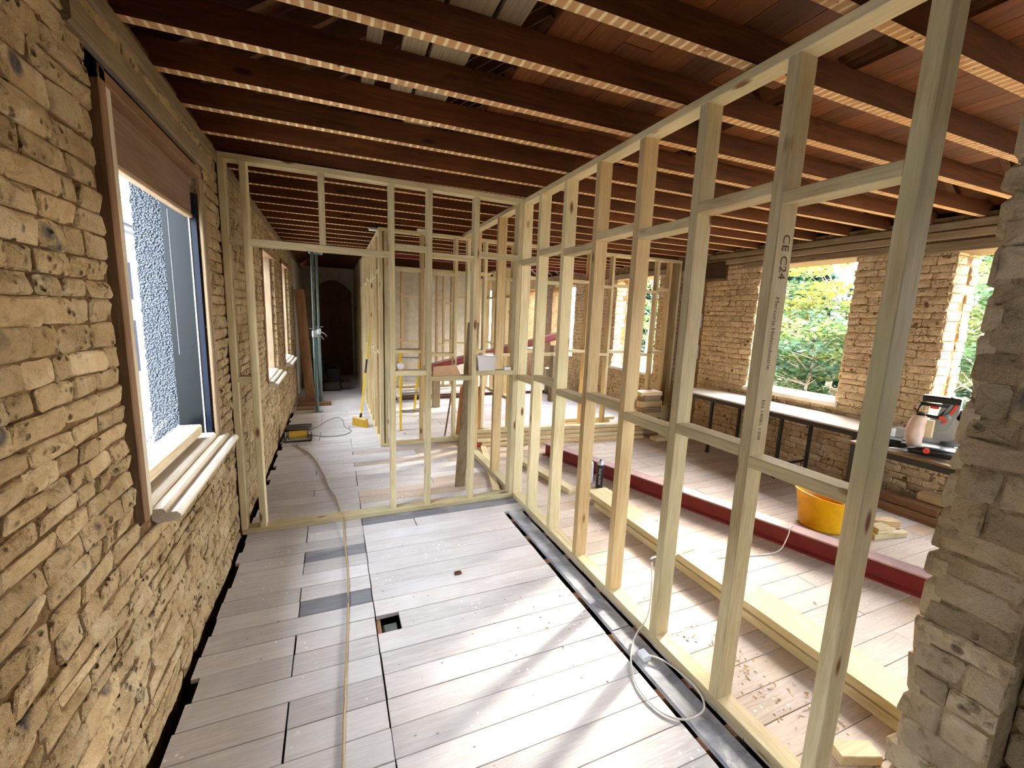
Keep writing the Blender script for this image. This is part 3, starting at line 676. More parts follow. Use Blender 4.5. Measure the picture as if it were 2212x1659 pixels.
for i, (x, y) in enumerate(((13.8, 10.9), (13.9, 11.25), (14.2, 10.5))):
    o = MB().tube([(x + .06 * k * (1 - i), y - .03 * k, -.36 + .75 * k) for k in range(5)], [.06, .055, .05, .042, .03], 7)
    solo('tree_trunk', o, wood('birch_bark', (214, 206, 200), (170, 158, 150), 'Z'), ['pale thin trunk left in the middle window, thickest', 'pale thin trunk second from the left in the middle window', 'pale thin trunk third from the left in the middle window'][i], 'trunk', 'pale trunks')

# ------------------------------------------------------------------ steel beams
def ibeam(label, p0, p1, w, h, tw=.008, tf=.012):
    p0, p1 = Vector(p0), Vector(p1); t = thing('steel_beam', label, 'beam', (p0 + p1) / 2 - Vector((0, 0, h / 2)))
    part('top_flange', MB().beam(p0 + Vector((0, 0, h / 2 - tf / 2)), p1 + Vector((0, 0, h / 2 - tf / 2)), w, tf), plain('dusty_red_steel', (178, 146, 140), .8), t, 'dusty pink top')
    part('web', MB().beam(p0, p1, tw * 2, h - 2 * tf), REDSTEEL(), t)
    part('bottom_flange', MB().beam(p0 - Vector((0, 0, h / 2 - tf / 2)), p1 - Vector((0, 0, h / 2 - tf / 2)), w, tf), REDSTEEL(), t); return t
ibeam('long dark red steel beam lying along the floor right of the stud wall', (3.56, 1.02, .077), (2.42, 4.52, .077), .125, .152)
ibeam('dark red steel beam sloping up behind the full width partition', (1.45, 7.5, .69), (4.3, 7.55, 1.36), .10, .14)
ibeam('dark red steel beam spanning under the far joists at ceiling height', (.85, 7.93, 2.71), (XW + .1, 7.93, 2.71), .10, .16)
for i, (x, z) in enumerate(((1.7, .62), (4.1, 1.14))):
    solo('beam_support', MB().box(x - .06, x + .06, 7.44, 7.6, 0, z, 0, .004), greyw('Z'), ['short timber block under the low end of the sloping red beam', 'tall timber block under the high end of the sloping red beam'][i], 'block')

# ------------------------------------------------------------------ loose timbers
def timber(label, p0, p1, w, h, mat, name='timber', group=None, cat='timber', upv=(0, 0, 1)):
    return solo(name, MB().beam(p0, p1, w, h, upv, 0, .003), mat, label, cat, group)
timber('upper of two long pine timbers on the floor beside the stud wall', (2.29, .20, .0745), (2.275, 3.19, .0745), .215, .047, pine('Y'))
timber('lower of two long pine timbers on the floor, under the upper one', (2.27, .15, .0245), (2.255, 3.05, .0245), .20, .047, pine('Y'))
timber('pine timber on the floor behind the canisters, beyond the long pair', (2.12, 3.36, .0245), (1.98, 4.5, .0245), .10, .047, pine('Y'))
timber('narrow pine strip on the floor left of the corner studs', (1.42, 3.62, .012), (1.80, 5.2, .012), .07, .022, pine('Y'))
for i, (dy, z, a) in enumerate(((0, .0245, 0), (.01, .0725, .02), (.03, .1205, -.01), (.02, .1685, .03))):
    timber(['bottom board of the pine pile lying across the floor', 'second board up in the pine pile lying across the floor', 'third board up in the pine pile lying across the floor', 'top board of the pine pile lying across the floor'][i], (1.75 - .05 * i, 5.06 + .045 * i, z), (4.15 + .03 * i, 4.80 + .045 * i + a * .5, z), .10, .046, pine('X') if i % 2 else pine2('X'), group='pine boards piled across the floor')
for i, (x0, x1, y, z) in enumerate(((3.3, 4.2, 5.78, 0), (3.35, 4.3, 5.8, .05), (4.2, 4.9, 4.62, 0))):
    timber(['pale board on the floor behind the cross partition, lower', 'pale board on the floor behind the cross partition, upper', 'short pale board end near the bench foot'][i], (x0, y, z + .0245), (x1, y - .05, z + .0245), .14, .047, pine('X'))
# stack of sawn blocks on the right behind the studs
zb = 0.0
for i in range(8):
    wx = U(.30, .42); hb_ = .085 if i < 7 else .06
    timber('%s block of the square timber block stack near the bench' % ['bottom', 'second', 'third', 'fourth', 'fifth', 'sixth', 'seventh', 'top'][i], (4.36 - wx / 2 + U(-.03, .03), 4.98 + U(-.02, .02), zb + hb_ / 2), (4.36 + wx / 2 + U(-.03, .03), 4.98 + U(-.02, .02), zb + hb_ / 2), .2, hb_ - .002, pine2('X') if i % 2 else greyw('X'), 'timber_block', 'stacked timber blocks', 'block')
    zb += hb_
# offcuts beside the tub
timber('lower timber offcut on the floor beside the yellow tub', (4.02, 1.86, .0245), (4.36, 1.80, .0245), .16, .047, pine('X'), 'offcut')
timber('pale timber offcut lying on the lower one beside the yellow tub', (4.05, 1.83, .0725), (4.20, 1.80, .0725), .10, .046, pine('X'), 'offcut')
timber('top timber offcut of the pile beside the yellow tub', (4.22, 1.93, .0725), (4.40, 1.83, .0725), .09, .046, pine2('X'), 'offcut')
timber('pale wood offcut on the floor at the very front by the pier', (1.80, .80, .022), (1.95, .74, .022), .07, .042, pine('X'), 'offcut')
# timbers along the foot of the right wall
for i, (x, y0, y1, z, mt) in enumerate(((4.86, .9, 2.35, .0, brownw), (4.98, .8, 2.1, .0, brownw), (4.90, 1.75, 2.5, .075, brownw), (4.92, .9, 1.70, .075, brownw), (5.02, 1.0, 1.95, .15, pine2))):
    timber(['dark plank lowest against the right wall under the bench', 'second dark plank on the floor against the right wall', 'dark plank end resting on the pile by the right wall', 'short dark plank on the pile by the right wall', 'pale timber on top of the pile by the right wall'][i], (x, y0, z + .0365), (x, y1, z + .0365), .12, .071, mt('Y'))
timber('brown plank leaning on the left wall beside the corridor props', (-.44, 8.9, .002), (-.56, 8.95, 2.03), .17, .03, brownw('Z'), 'plank', upv=(0, 1, 0))
timber('weathered grey plank leaning behind the near cross partition', (1.12, 3.86, .002), (1.13, 3.56, 1.62), .10, .022, greyw('Z'), 'plank', upv=(0, 1, 0))
timber('orange brown plywood sheet leaning on the cross partition', (1.74, 5.64, .0), (1.74, 5.44, .72), .36, .014, plain('plywood_orange', (176, 116, 58), .7), 'plywood_sheet', cat='board', upv=(0, 1, 0))
timber('thin dark strip leaning behind the cross partition', (1.40, 5.62, 0), (1.46, 5.45, .75), .02, .02, brownw('Z'), 'batten', upv=(0, 1, 0))
for i, (x0, x1, y, z, h_) in enumerate(((-.60, -.06, 8.1, 0, .05), (-.62, -.25, 8.5, 0, .06), (-.6, -.32, 7.8, 0, .02))):
    timber(['longest bearer plank under the corridor props', 'thick short bearer plank behind the corridor props', 'thin board in front of the corridor props'][i], (x0, y, z + h_ / 2 + .001), (x1, y, z + h_ / 2 + .001), .16, h_, brownw('X'), 'bearer_plank')
# boards over a floor opening far behind
for i, (x0, x1, y) in enumerate(((1.0, 2.6, 8.25), (1.2, 4.6, 8.42))):
    timber(['dark board edge across the far floor, nearer', 'dark board edge across the far floor, further'][i], (x0, y, .03), (x1, y, .03), .06, .058, wood('dark_board', (90, 56, 40), (56, 32, 22), 'X'))

# ------------------------------------------------------------------ workbenches
def bench(label, x0, x1, y0, y1, z, legs, topmat, back=.04):
    t = thing('workbench', label, 'bench', ((x0 + x1) / 2, (y0 + y1) / 2, 0))
    part('worktop', MB().box(x0 - .01, x1 + .01, y0, y1, z - .018, z, 0, .002), topmat, t)
    for xa in (x0, x1 - .03): part('side_rail', MB().box(xa, xa + .03, y0 + .01, y1 - .01, z - .068, z - .0185), BSTEEL(), t)
    for ya in (y0 + .01, y1 - .04): part('end_rail', MB().box(x0 + .03, x1 - .03, ya, ya + .03, z - .068, z - .0185), BSTEEL(), t)
    for ly in legs:
        for lx in (x0 + .005, x1 - back): 
            l_ = part('leg', MB().box(lx, lx + .03, ly, ly + .03, .012, z - .069), BSTEEL(), t); part('foot', MB().box(lx - .006, lx + .036, ly - .006, ly + .036, 0, .012), BLACK(), l_)
        part('stretcher', MB().box(x0 + .035, x1 - back, ly + .005, ly + .025, .14, .165), BSTEEL(), t)
    return t
bmat = wood('laminate_top', (216, 206, 190), (190, 176, 154), 'Y', rough=.22, lo=.98, hi=1.02, bump=.02)
bench('long folding bench with black steel frame under the middle right window', 4.53, 5.10, 2.12, 4.60, .752, (2.30, 3.02, 3.96), bmat)
b2 = bench('second black framed bench carrying the mitre saw', 4.06, 4.66, .95, 2.10, 745e-3, (1.0, 2.06), wood('stained_ply_top', (150, 124, 88), (112, 88, 58), 'Y', rough=.4), .46)
# mitre saw, in a frame seen from the camera: e1 right, e2 away
S = Vector((4.311, 1.74, .7455)); e2 = Vector((.9273, .3743, 0)); e1 = Vector((.3743, -.9273, 0)); ez = Vector((0, 0, 1))
Q = lambda a, b, c: S + e1 * a + e2 * b + ez * c
ms = thing('mitre_saw', 'mitre saw with pale cloth dust bag and black handle on the second bench', 'saw', S)
GREY = lambda: plain('saw_grey', (138, 144, 140), .45, .2); RED = lambda: plain('signal_red', (214, 62, 40), .5)
mb = MB().lathe(Q(.06, .05, 0), [(.0, 0), (.15, 0), (.155, .012), (.155, .04), (.14, .052), (.0, .052)], 28); part('turntable', mb, plain('cast_alloy', (176, 178, 174), .4, .5), ms)
part('base', MB().obox(Q(.05, .08, .022), e1, e2, ez, .44, .20, .044, 0, .006), plain('saw_base_dark', (60, 62, 60), .5), ms)
part('fence', MB().obox(Q(.05, .16, .095), e1, e2, ez, .42, .02, .085, 0, .004), plain('cast_alloy', (176, 178, 174), .4, .5), ms)
arm = MB().tube([Q(.15, .16, .05), Q(.17, .15, .14), Q(.15, .10, .24), Q(.10, .02, .32)], [.045, .045, .04, .035], 10); part('arm', arm, GREY(), ms)
gd = MB(); prof = [(.075, .17), (.135, .19), (.175, .33), (.18, .44), (.12, .46), (.08, .40), (.06, .28)]
gd.add([Q(a, .02, z) for a, z in prof] + [Q(a + .01, .10, z) for a, z in prof], [tuple(range(7)), tuple(range(13, 6, -1))] + [(i, 7 + i, 7 + (i + 1) % 7, (i + 1) % 7) for i in range(7)])
g_ = part('blade_guard', gd, GREY(), ms, 'grey upper blade guard')
part('guard_stripe', MB().add([Q(.098, .012, .24), Q(.112, .012, .238), Q(.168, .012, .395), Q(.152, .012, .40)], [(0, 1, 2, 3)]), RED(), g_, 'red lettering stripe')
part('blade', MB().cyl(Q(.11, .058, .20), Q(.11, .062, .20), .105, .105, 32), STEEL(), ms)
part('motor', MB().cyl(Q(.17, .10, .30), Q(.26, .14, .33), .055, .05, 16).cyl(Q(.255, .138, .328), Q(.275, .147, .333), .04, .035, 16), BLACK(), ms)
mh = MB()
mh.tube([Q(-.055, -.03, .30), Q(-.040, -.03, .385), Q(.115, -.03, .385), Q(.075, -.03, .29)], .0155, 8, closed=True); hd = part('handle', mh, BLACK(), ms, 'black D shaped handle')
part('trigger', MB().obox(Q(.04, -.03, .365), e1, e2, ez, .05, .02, .02, 0, .004), RED(), hd); part('button', MB().cyl(Q(.088, -.052, .292), Q(.088, -.03, .292), .016, .016, 12), RED(), hd, 'orange red button')
part('top_housing', MB().obox(Q(.07, .05, .425), e1, e2, ez, .21, .12, .05, 0, .012), BLACK(), ms)
bg_ = MB(); n = 18
for k in range(12):
    t = k / 11; r = .026 + .030 * math.sin(math.pi * (t * .9 + .07)) ** .7; c = Q(-.028 - .018 * math.sin(t * 3.1), -.05, .295 - .285 * t)
    bg_.v += [tuple(c + (e1 * math.cos(2 * math.pi * i / n) + e2 * math.sin(2 * math.pi * i / n)) * r * (1 + .06 * math.sin(5 * t * 3 + i * 2))) for i in range(n)]
bg_.f = [(k * n + i, k * n + (i + 1) % n, (k + 1) * n + (i + 1) % n, (k + 1) * n + i) for k in range(11) for i in range(n)] + [tuple(range(n)), tuple(11 * n + n - 1 - i for i in range(n))]
bg_.mi = [0] * len(bg_.f); bg_.sm = [True] * len(bg_.f)
part('dust_bag', bg_, plain('dust_bag_cloth', (214, 190, 172), .9), ms, 'pale pinkish cloth dust bag')
part('bag_collar', MB().cyl(Q(-.03, -.05, .286), Q(-.03, -.04, .305), .034, .03, 14), BLACK(), ms)
part('side_fence', MB().obox(Q(.035, -.0, .19), e1, e2, ez, .05, .03, .14, 0, .01), plain('cream_guard', (206, 190, 150), .5), ms)
# tools lying at the front of that bench
ht = thing('nail_gun', 'black power tool with orange red button lying in front of the saw', 'tool', Q(.05, -.19, 0))
part('body', MB().tube([Q(-.06, -.19, .033), Q(.02, -.18, .04), Q(.10, -.17, .045), Q(.24, -.16, .05)], [.022, .032, .03, .026], 10), BLACK(), ht)
part('nose', MB().tube([Q(-.17, -.2, .02), Q(-.10, -.195, .024), Q(-.055, -.19, .03)], [.006, .01, .018], 8), STEEL(), ht); part('button', MB().cyl(Q(.04, -.215, .05), Q(.04, -.19, .05), .02, .02, 12), RED(), ht, 'orange red button')
part('magazine', MB().beam(Q(.02, -.14, .012), Q(.24, -.11, .016), .03, .024), BSTEEL(), ht)
for i, (a, b, c_, d_, col, lb) in enumerate(((-.10, .0, .12, .10, (232, 232, 228), 'crumpled white paper on the saw bench left of the bag'), (.14, -.06, .14, .10, (236, 236, 234), 'white paper sheet on the saw bench right of the bag'))):
    mb = MB(); 
    for i2 in range(4):
        for j2 in range(4): p = Q(a + c_ * i2 / 3 - c_ / 2, b + d_ * j2 / 3 - d_ / 2, .054 + .012 * R()); mb.v.append(tuple(p))
    mb.f = [(i2 * 4 + j2, i2 * 4 + 4 + j2, i2 * 4 + 5 + j2, i2 * 4 + 1 + j2) for i2 in range(3) for j2 in range(3)]; mb.mi = [0] * 9; mb.sm = [False] * 9
    mb2 = MB(); mb2.v = [(x, y, z - .05) for x, y, z in mb.v]; mb2.f = mb.f; mb2.mi = mb.mi; mb2.sm = mb.sm
    mb3 = MB(); mb3.v = mb2.v + [(x, y, z - .002) for x, y, z in mb2.v]; mb3.f = mb2.f + [tuple(16 + q for q in reversed(f)) for f in mb2.f]; mb3.mi = [0] * 18; mb3.sm = [False] * 18
    solo('paper', mb3, plain('white_paper', col, .8), lb, 'paper')
solo('board_offcut', MB().obox(Q(-.21, .22, .045), e1, (e2 * .9 + ez * .43).normalized(), (ez * .9 - e2 * .43).normalized(), .16, .16, .012), plain('grey_board', (150, 150, 144), .7), 'grey board propped behind the saw at the left', 'board')
solo('tool_case', MB().obox(Q(-.20, .04, .03), e1, e2, ez, .18, .16, .06, 0, .01), BLACK(), 'flat black tool case left of the mitre saw', 'case')

# ------------------------------------------------------------------ yellow tub
tb = thing('tub', 'bright yellow flexible plastic tub on the floor behind the stud wall', 'tub', (3.86, 2.10, 0))
mb = MB(); n = 36; prof = [(.0, .004), (.155, .004), (.165, .0), (.172, .02), (.195, .15), (.215, .27), (.222, .295), (.226, .30), (.220, .302), (.205, .27), (.186, .15), (.16, .02), (0, .015)]
for r, z in prof: mb.v += [(3.86 + r * math.cos(2 * math.pi * i / n) * (1.02 + .04 * (z / .3) * math.cos(4 * math.pi * i / n + .6)), 2.10 + r * math.sin(2 * math.pi * i / n), z + (.018 * math.cos(4 * math.pi * i / n + .6) if z > .26 else 0)) for i in range(n)]
mb.f = [(k * n + i, k * n + (i + 1) % n, (k + 1) * n + (i + 1) % n, (k + 1) * n + i) for k in range(len(prof) - 1) for i in range(n)]; mb.mi = [0] * len(mb.f); mb.sm = [True] * len(mb.f)
YEL = lambda: plain('yellow_plastic', (240, 180, 8), .4)
part('tub_body', mb, YEL(), tb)
for a in (1.3, 1.3 + math.pi):
    c = Vector((3.86 + .218 * math.cos(a), 2.10 + .218 * math.sin(a), .29)); s_ = Vector((-math.sin(a), math.cos(a), 0))
    part('tub_handle', MB().tube(smooth([c - s_ * .06, c - s_ * .045 + Vector((0, 0, .05)), c + s_ * .045 + Vector((0, 0, .05)), c + s_ * .06], 5), .010, 8), YEL(), tb)

# ------------------------------------------------------------------ canisters behind the studs
def canister(label, x, y, h, r, col, band, txt):
    t = thing('aerosol_can', label, 'can', (x, y, 0)); m_ = plain('can_' + label[:5], col, .35, .1)
    part('body', MB().lathe((x, y, 0), [(0, .0), (r * .94, 0), (r, .006), (r, h * .8), (r * .97, h * .83)], 24), m_, t)
    part('shoulder', MB().lathe((x, y, 0), [(r * .97, h * .83), (r * .9, h * .9), (r * .55, h * .945), (r * .5, h * .955), (0, h * .955)], 24), STEEL(), t)
    part('nozzle', MB().cyl((x, y, h * .955), (x, y, h), r * .3, r * .22, 12), BLACK(), t)
    if txt:
        d = (Vector((x, y, 0)) - Vector((0, 0, 0))).normalized(); s_ = Vector((d.y, -d.x, 0))
        tm = text_mesh(txt, .034, Vector((x, y, h * .16)) - d * (r + .0015) + s_ * .011, (0, 0, 1), tuple(-s_ * .9)); part('lettering', tm, plain('pale_print', (206, 204, 190), .6), t, 'pale printed lettering up the side')
canister('black foam canister with silver shoulder on the floor behind the studs', 2.45, 3.40, .30, .036, (36, 34, 36), None, 'INSTA STIK')
canister('white shorter canister just behind the black one', 2.44, 3.56, .24, .033, (216, 222, 240), None, None)

# ------------------------------------------------------------------ cables
def cable(name, label, pts, r, mat, cat='cable', k=8): return solo(name, MB().tube(smooth(pts, k), r, 7), mat, label, cat)
CORD = lambda: plain('beige_cord', (176, 152, 112), .6); WC = lambda: plain('white_cable', (214, 208, 196), .55)
z = .0065
ec = thing('extension_cord', 'beige extension cord snaking through the doorway to the front of the floor', 'cord', (-.1, 3.4, 0))
part('flex', MB().tube(smooth([(-.03, .6, z), (-.011, 1.40, z), (.005, 1.777, z), (.039, 2.421, z), (.045, 2.8, z), (.037, 3.10, z), (.033, 3.43, .03), (.031, 3.49, .054), (.026, 3.55, .03), (.01, 3.66, z), (-.02, 3.95, z), (-.08, 4.2, z), (-.12, 4.5, z), (-.175, 4.803, z), (-.25, 5.15, z), (-.342, 5.424, z), (-.42, 5.58, z), (-.46, 5.73, z)], 8), .0055, 7), CORD(), ec)
part('tape_band', MB().cyl((.0388, 2.40, z), (.0405, 2.46, z), .009, .009, 10), plain('grey_tape', (120, 116, 112), .5), ec, 'grey tape round the cord')
wc = thing('white_cable', 'white cable with plug coiled over the open floor trench', 'cable', (1.40, 1.3, 0))
part('flex', MB().tube(smooth([(1.62, 1.70, .35), (1.60, 1.66, .20), (1.55, 1.62, .085), (1.47, 1.60, .03), (1.396, 1.546, .008), (1.318, 1.453, .008), (1.262, 1.33, .008), (1.275, 1.20, .008), (1.35, 1.13, .010), (1.45, 1.13, .020), (1.503, 1.20, .02), (1.506, 1.30, .02), (1.48, 1.40, .02), (1.44, 1.452, .02), (1.425, 1.46, .018)], 8), .0042, 7), WC(), wc)
part('plug', MB().obox((1.41, 1.47, .018), Vector((1, 0, 0)), Vector((0, 1, 0)), Vector((0, 0, 1)), .045, .05, .028, 0, .006), plain('white_plug', (226, 230, 234), .35), wc, 'white plug')
wc2 = cable('cable_over_timber', 'thin white cable rising over the long timbers to the red beam', [(1.63, 1.72, .36), (1.75, 1.80, .30), (1.95, 1.92, .16), (2.16, 2.03, .112), (2.32, 2.05, .105), (2.45, 2.04, .03), (2.6, 2.02, .006), (2.85, 1.95, .006), (3.05, 1.92, .02), (3.15, 1.93, .12), (3.19, 1.95, .163), (3.27, 1.98, .1585)], .0045, WC())
wc2.name = 'thin_cable'

# ------------------------------------------------------------------ cable reel, broom, ladder, props in the corridor
rl = thing('cable_reel', 'black framed cable reel with yellow cable on the corridor floor', 'reel', (-.45, 5.95, 0))
for y in (5.84, 6.10):
    part('reel_frame', MB().tube([(-.60, y, .012), (-.60, y, .16), (-.30, y, .16), (-.30, y, .012)], .011, 7, closed=True), BLACK(), rl)
for x in (-.60, -.30): part('frame_bar', MB().cyl((x, 5.84, .012), (x, 6.10, .012), .010, .010, 8), BLACK(), rl)
part('frame_top', MB().box(-.60, -.30, 5.93, 6.08, .155, .168, 0, .004), plain('dark_grey', (70, 68, 66), .6), rl)
part('cable_coil', MB().cyl((-.56, 5.97, .08), (-.34, 5.97, .08), .062, .062, 20), plain('yellow_cable', (214, 170, 60), .6), rl, 'wound yellow cable')
for x in (-.568, -.34): part('drum_side', MB().cyl((x, 5.97, .08), (x + .008, 5.97, .08), .071, .071, 24), BLACK(), rl)
cable('loop_cable', 'thin dark cable looping on the floor behind the reel', [(-.55, 6.12, .10), (-.40, 6.25, .02), (-.25, 6.5, .012), (-.10, 6.72, .05), (.03, 6.78, .07), (.10, 6.65, .05), (.12, 6.45, .006), (.2, 6.2, .006), (.1, 6.02, .006), (-.1, 5.98, .006), (-.28, 6.0, .03)], .005, plain('grey_cable', (120, 112, 100), .6))
br = thing('broom', 'yellow handled broom leaning on the corridor partition', 'broom', (.31, 6.42, 0))
b0, b1 = Vector((.345, 6.47, .15)), Vector((.512, 6.76, 1.39)); at = lambda t: b0 + (b1 - b0) * t
YH = lambda: plain('broom_yellow', (238, 196, 40), .4)
part('broom_handle', MB().cyl(b0, at(.5), .0125, .0125, 10).cyl(at(.66), b1, .0125, .010, 10), YH(), br); part('grip', MB().cyl(at(.5), at(.66), .0145, .0145, 10), BLACK(), br, 'black foam grip')
part('socket', MB().cyl(b0 - (b1 - b0) * .05, b0 + (b1 - b0) * .03, .022, .017, 10), BLACK(), br)
hx = Vector((.62, -.78, 0)).normalized(); hc = Vector((.335, 6.45, .115))
part('broom_head', MB().obox(hc, hx, Vector((-hx.y, hx.x, 0)), ez, .27, .055, .03, 0, .008), plain('broom_wood', (206, 176, 110), .6), br)
bs = MB()
for i in range(17):
    for j in range(4):
        p = hc + hx * (-.125 + .25 * i / 16) + Vector((-hx.y, hx.x, 0)) * (-.02 + .04 * j / 3); q = p + (p - hc) * .12; bs.cyl((p.x, p.y, .10), (q.x, q.y, .002), .007, .009, 5)
part('bristles', bs, plain('yellow_bristle', (214, 174, 60), .8), br, kind='stuff')
ld = thing('step_ladder', 'yellow fibreglass step ladder standing behind the cross partition', 'ladder', (1.05, 6.5, 0))
for x0, x1 in ((.90, .86), (1.20, 1.24)):
    part('front_rail', MB().beam((x1, 6.06, .0), (x0, 6.34, 1.12), .03, .06, (0, 1, 0)), plain('ladder_yellow', (232, 196, 60), .5), ld)
    part('rear_rail', MB().beam((x1, 7.15, .0), (x0 + .01, 6.42, 1.12), .025, .05, (0, 1, 0)), plain('ladder_yellow', (232, 196, 60), .5), ld)
    part('spreader', MB().beam((x1, 6.17, .42), (x1, 6.88, .42), .012, .025), STEEL(), ld)
for i in range(4):
    t = (i + 1) / 4.4; part('tread', MB().box(.88, 1.22, 6.05 + .28 * t, 6.14 + .28 * t, 1.12 * t - .012, 1.12 * t + .012, 0, .004), STEEL(), ld)
for i in range(2): part('rear_brace', MB().beam((.88, 7.0 - .3 * i, .23 + .46 * i), (1.22, 7.0 - .3 * i, .23 + .46 * i), .02, .03), STEEL(), ld)
part('top_cap', MB().box(.88, 1.22, 6.28, 6.48, 1.10, 1.15, 0, .01), BLACK(), ld, 'black slotted ladder top')
def prop(label, x, y, h):
    t = thing('acrow_prop', label, 'prop', (x, y, 0), 'steel props')
    part('base_plate', MB().box(x - .075, x + .075, y - .075, y + .075, 0, .008), STEEL(), t)
    part('outer_tube', MB().cyl((x, y, .008), (x, y, 1.32), .030, .030, 14), plain('painted_prop', (92, 106, 102), .4, .4), t)
    part('inner_tube', MB().cyl((x, y, 1.32), (x, y, h - .03), .024, .024, 14), plain('inner_prop', (84, 94, 86), .45, .4), t)
    cl = part('collar', MB().cyl((x, y, 1.24), (x, y, 1.34), .040, .040, 14), STEEL(), t); part('collar_handle', MB().tube([(x + .03, y, 1.28), (x + .10, y - .02, 1.25), (x + .13, y - .02, 1.20)], .008, 6), STEEL(), cl)
    part('pin', MB().cyl((x - .07, y, 1.37), (x + .07, y, 1.37), .007, .007, 8), STEEL(), t)
    part('head_plate', MB().box(x - .075, x + .075, y - .075, y + .075, h - .03, h - .018), STEEL(), t)
    return t
prop('nearer of the two steel props standing in the corridor', -.275, 7.55, H - .03); prop('further of the two steel props standing in the corridor', -.235, 8.39, H - .03)
for i, (x, y) in enumerate(((-.275, 7.55), (-.235, 8.39))):
    solo('head_block', MB().box(x - .12, x + .10, y - .06, y + .06, H - .047, H - .004, 0, .003), WHITE(), ['pale packing block on top of the nearer prop', 'pale packing block on top of the further prop'][i], 'block', 'packing blocks on the props')
# dark heap of tools at the corridor end
for i, (x, y, z0, sx, sy_, sz, col, nm, lb, ct) in enumerate(((-.08, 9.6, 0, .36, .3, .17, (52, 40, 32), 'tool_bag', 'brown open tool bag on the dark heap in the corridor', 'bag'), (.23, 9.72, 0, .22, .26, .16, (64, 44, 36), 'wooden_crate', 'small dark crate at the right of the corridor heap', 'crate'), (-.02, 9.98, 0, .28, .22, .42, (22, 22, 22), 'tool_case', 'tall black tool case at the back of the corridor heap', 'case'), (-.33, 10.0, 0, .26, .26, .62, (28, 38, 26), 'garden_sack', 'dark green sack against the left wall at the corridor end', 'sack'))):
    t = thing(nm, lb, ct, (x, y, z0)); m_ = plain(nm + '_mat', col, .7)
    part('body', MB().box(x - sx / 2, x + sx / 2, y - sy_ / 2, y + sy_ / 2, z0, z0 + sz, 0, .03), m_, t)
    part('handle' if ct != 'sack' else 'neck', MB().tube(smooth([(x - sx * .3, y, z0 + sz), (x - sx * .2, y, z0 + sz + .06), (x + sx * .2, y, z0 + sz + .06), (x + sx * .3, y, z0 + sz)], 4), .012, 6), BLACK(), t)

# ------------------------------------------------------------------ small things
bx = thing('storage_box', 'clear plastic lidded box on a noggin of the near cross partition', 'box', (1.225, Y1 + .036, 1.2125))
mbx = MB(); c = (1.225, Y1 + .036)
def ring(a, b, z_): return [(c[0] + sx * a, c[1] + sy_ * b, z_) for sx, sy_ in ((-1, -1), (1, -1), (1, 1), (-1, 1))]
mbx.v = ring(.072, .045, 1.2125) + ring(.088, .055, 1.33) + ring(.085, .052, 1.33) + ring(.069, .042, 1.2155)
mbx.f = [(0, 3, 2, 1)] + [(4 * k + i, 4 * k + (i + 1) % 4, 4 * k + 4 + (i + 1) % 4, 4 * k + 4 + i) for k in range(3) for i in range(4)] + [(12, 13, 14, 15)]; mbx.mi = [0] * len(mbx.f); mbx.sm = [False] * len(mbx.f)
part('box_body', mbx, clearplastic(), bx); part('box_lid', MB().box(c[0] - .095, c[0] + .095, c[1] - .06, c[1] + .06, 1.331, 1.345, 0, .004), clearplastic(), bx)
part('contents', MB().box(c[0] - .05, c[0] + .05, c[1] - .03, c[1] + .03, 1.2165, 1.26), plain('pale_contents', (190, 180, 170), .7), bx)
solo('small_carton', MB().box(1.40, 1.46, Y1 + .01, Y1 + .06, 1.2125, 1.24, 0, .003), WHITE(), 'tiny white carton on the noggin by the corner post', 'box')
mb = MB().add([(.755, Y1 + .005, 1.1725), (1.0, Y1 + .01, 1.1725), (.98, Y1 + .06, 1.1725), (.76, Y1 + .065, 1.1725), (.76, Y1 + .01, 1.25), (.955, Y1 + .015, 1.265), (.93, Y1 + .055, 1.255), (.77, Y1 + .06, 1.24)], [(0, 3, 2, 1), (4, 5, 6, 7), (0, 1, 5, 4), (1, 2, 6, 5), (2, 3, 7, 6), (3, 0, 4, 7)])
solo('brown_paper_bag', mb, plain('brown_paper', (206, 166, 128), .85), 'crumpled brown paper bag on a noggin of the near cross partition', 'bag')
lb_ = thing('light_bulb', 'frosted round bulb on the noggin right of the doorway', 'bulb', (.492, Y1 + .035, 1.2215))
part('globe', MB().lathe((.492, Y1 + .035, 1.2215), [(0, 0), (.018, .004), (.030, .016), (.036, .034), (.032, .052), (.02, .064), (0, .068)], 18), plain('frosted_glass', (222, 214, 214), .3), lb_); part('cap', MB().cyl((.462, Y1 + .035, 1.25), (.458, Y1 + .035, 1.252), .014, .013, 10), STEEL(), lb_)
sn = thing('snips', 'red handled snips on the floor by the corner studs', 'tool', (1.82, 5.05, 0))
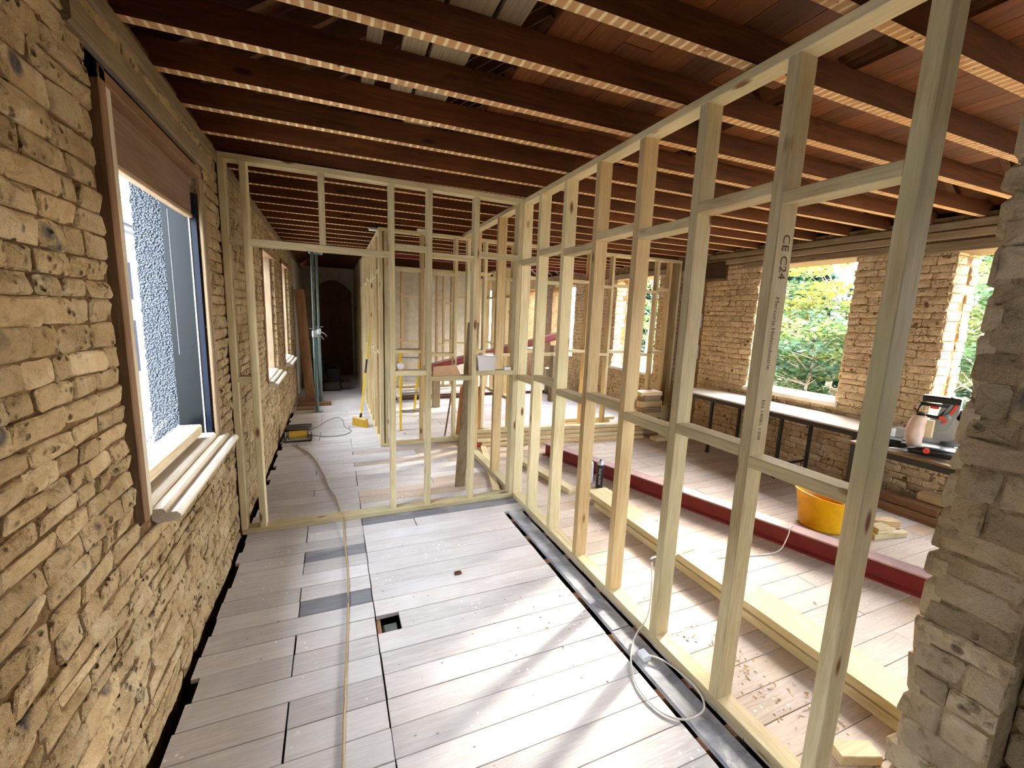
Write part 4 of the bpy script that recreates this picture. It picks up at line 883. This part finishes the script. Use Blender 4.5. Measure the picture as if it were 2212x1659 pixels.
for s in (-1, 1): part('grip', MB().tube(smooth([(1.68, 5.06 + s * .02, .014), (1.75, 5.06 + s * .035, .016), (1.84, 5.03 + s * .012, .016)], 5), .013, 8), plain('red_grip', (226, 84, 60), .45), sn)
part('blades', MB().beam((1.84, 5.03, .014), (1.98, 4.98, .012), .03, .014), STEEL(), sn)
mb = MB().add([(.69, 2.46, .002), (.715, 2.452, .010), (.742, 2.463, .004), (.738, 2.49, .009), (.71, 2.50, .003), (.695, 2.487, .008)], [(0, 1, 2, 3, 4, 5)]); mb.v += [(x, y, z_ - .0015) for x, y, z_ in mb.v]; mb.f += [(11, 10, 9, 8, 7, 6)]; mb.mi += [0]; mb.sm += [False]
solo('dry_leaf', mb, leafmat('dead_leaf', (176, 104, 48)), 'single dry brown leaf on the bare floorboards', 'leaf')
solo('screw_cap', MB().cyl((2.72, 1.44, .0012), (2.72, 1.44, .014), .014, .009, 12), WHITE(), 'tiny white cap on the floor near the red beam', 'cap')
solo('metal_bowl', MB().lathe((4.55, 8.3, 0), [(0, .001), (.2, .001), (.21, .03), (.21, .55), (.22, .57), (.2, .57), (.19, .05), (0, .04)], 24), plain('dull_metal', (112, 106, 92), .5, .4), 'dull metal bin in front of the far brick wall', 'bin')
sh = MB(); rg = random.Random(5)
for cx, cy, n_, sp in ((1.86, 1.30, 60, .10), (1.80, 1.05, 60, .16), (1.95, .85, 50, .14), (1.75, 1.55, 30, .12), (1.20, 1.9, 12, .25), (.9, 1.6, 10, .3)):
    for _ in range(n_):
        x, y = rg.gauss(cx, sp * .5), rg.gauss(cy, sp); a = rg.uniform(0, 6.28); L = rg.uniform(.003, .009); d = Vector((math.cos(a), math.sin(a), 0)); s_ = Vector((-d.y, d.x, 0)) * rg.uniform(.002, .004)
        if 1.50 < x < 1.63 or 1.3 < x < 1.54: continue
        p = Vector((x, y, .0022)); sh.add([p - d * L - s_, p + d * L - s_, p + d * L + s_ + Vector((0, 0, .004)), p - d * L + s_ + Vector((0, 0, .003))], [(0, 1, 2, 3)])
o = solo('wood_shavings', sh, plain('shaving', (190, 156, 112), .8), 'scattered wood shavings on the floor behind the stud wall', 'shavings'); o['kind'] = 'stuff'
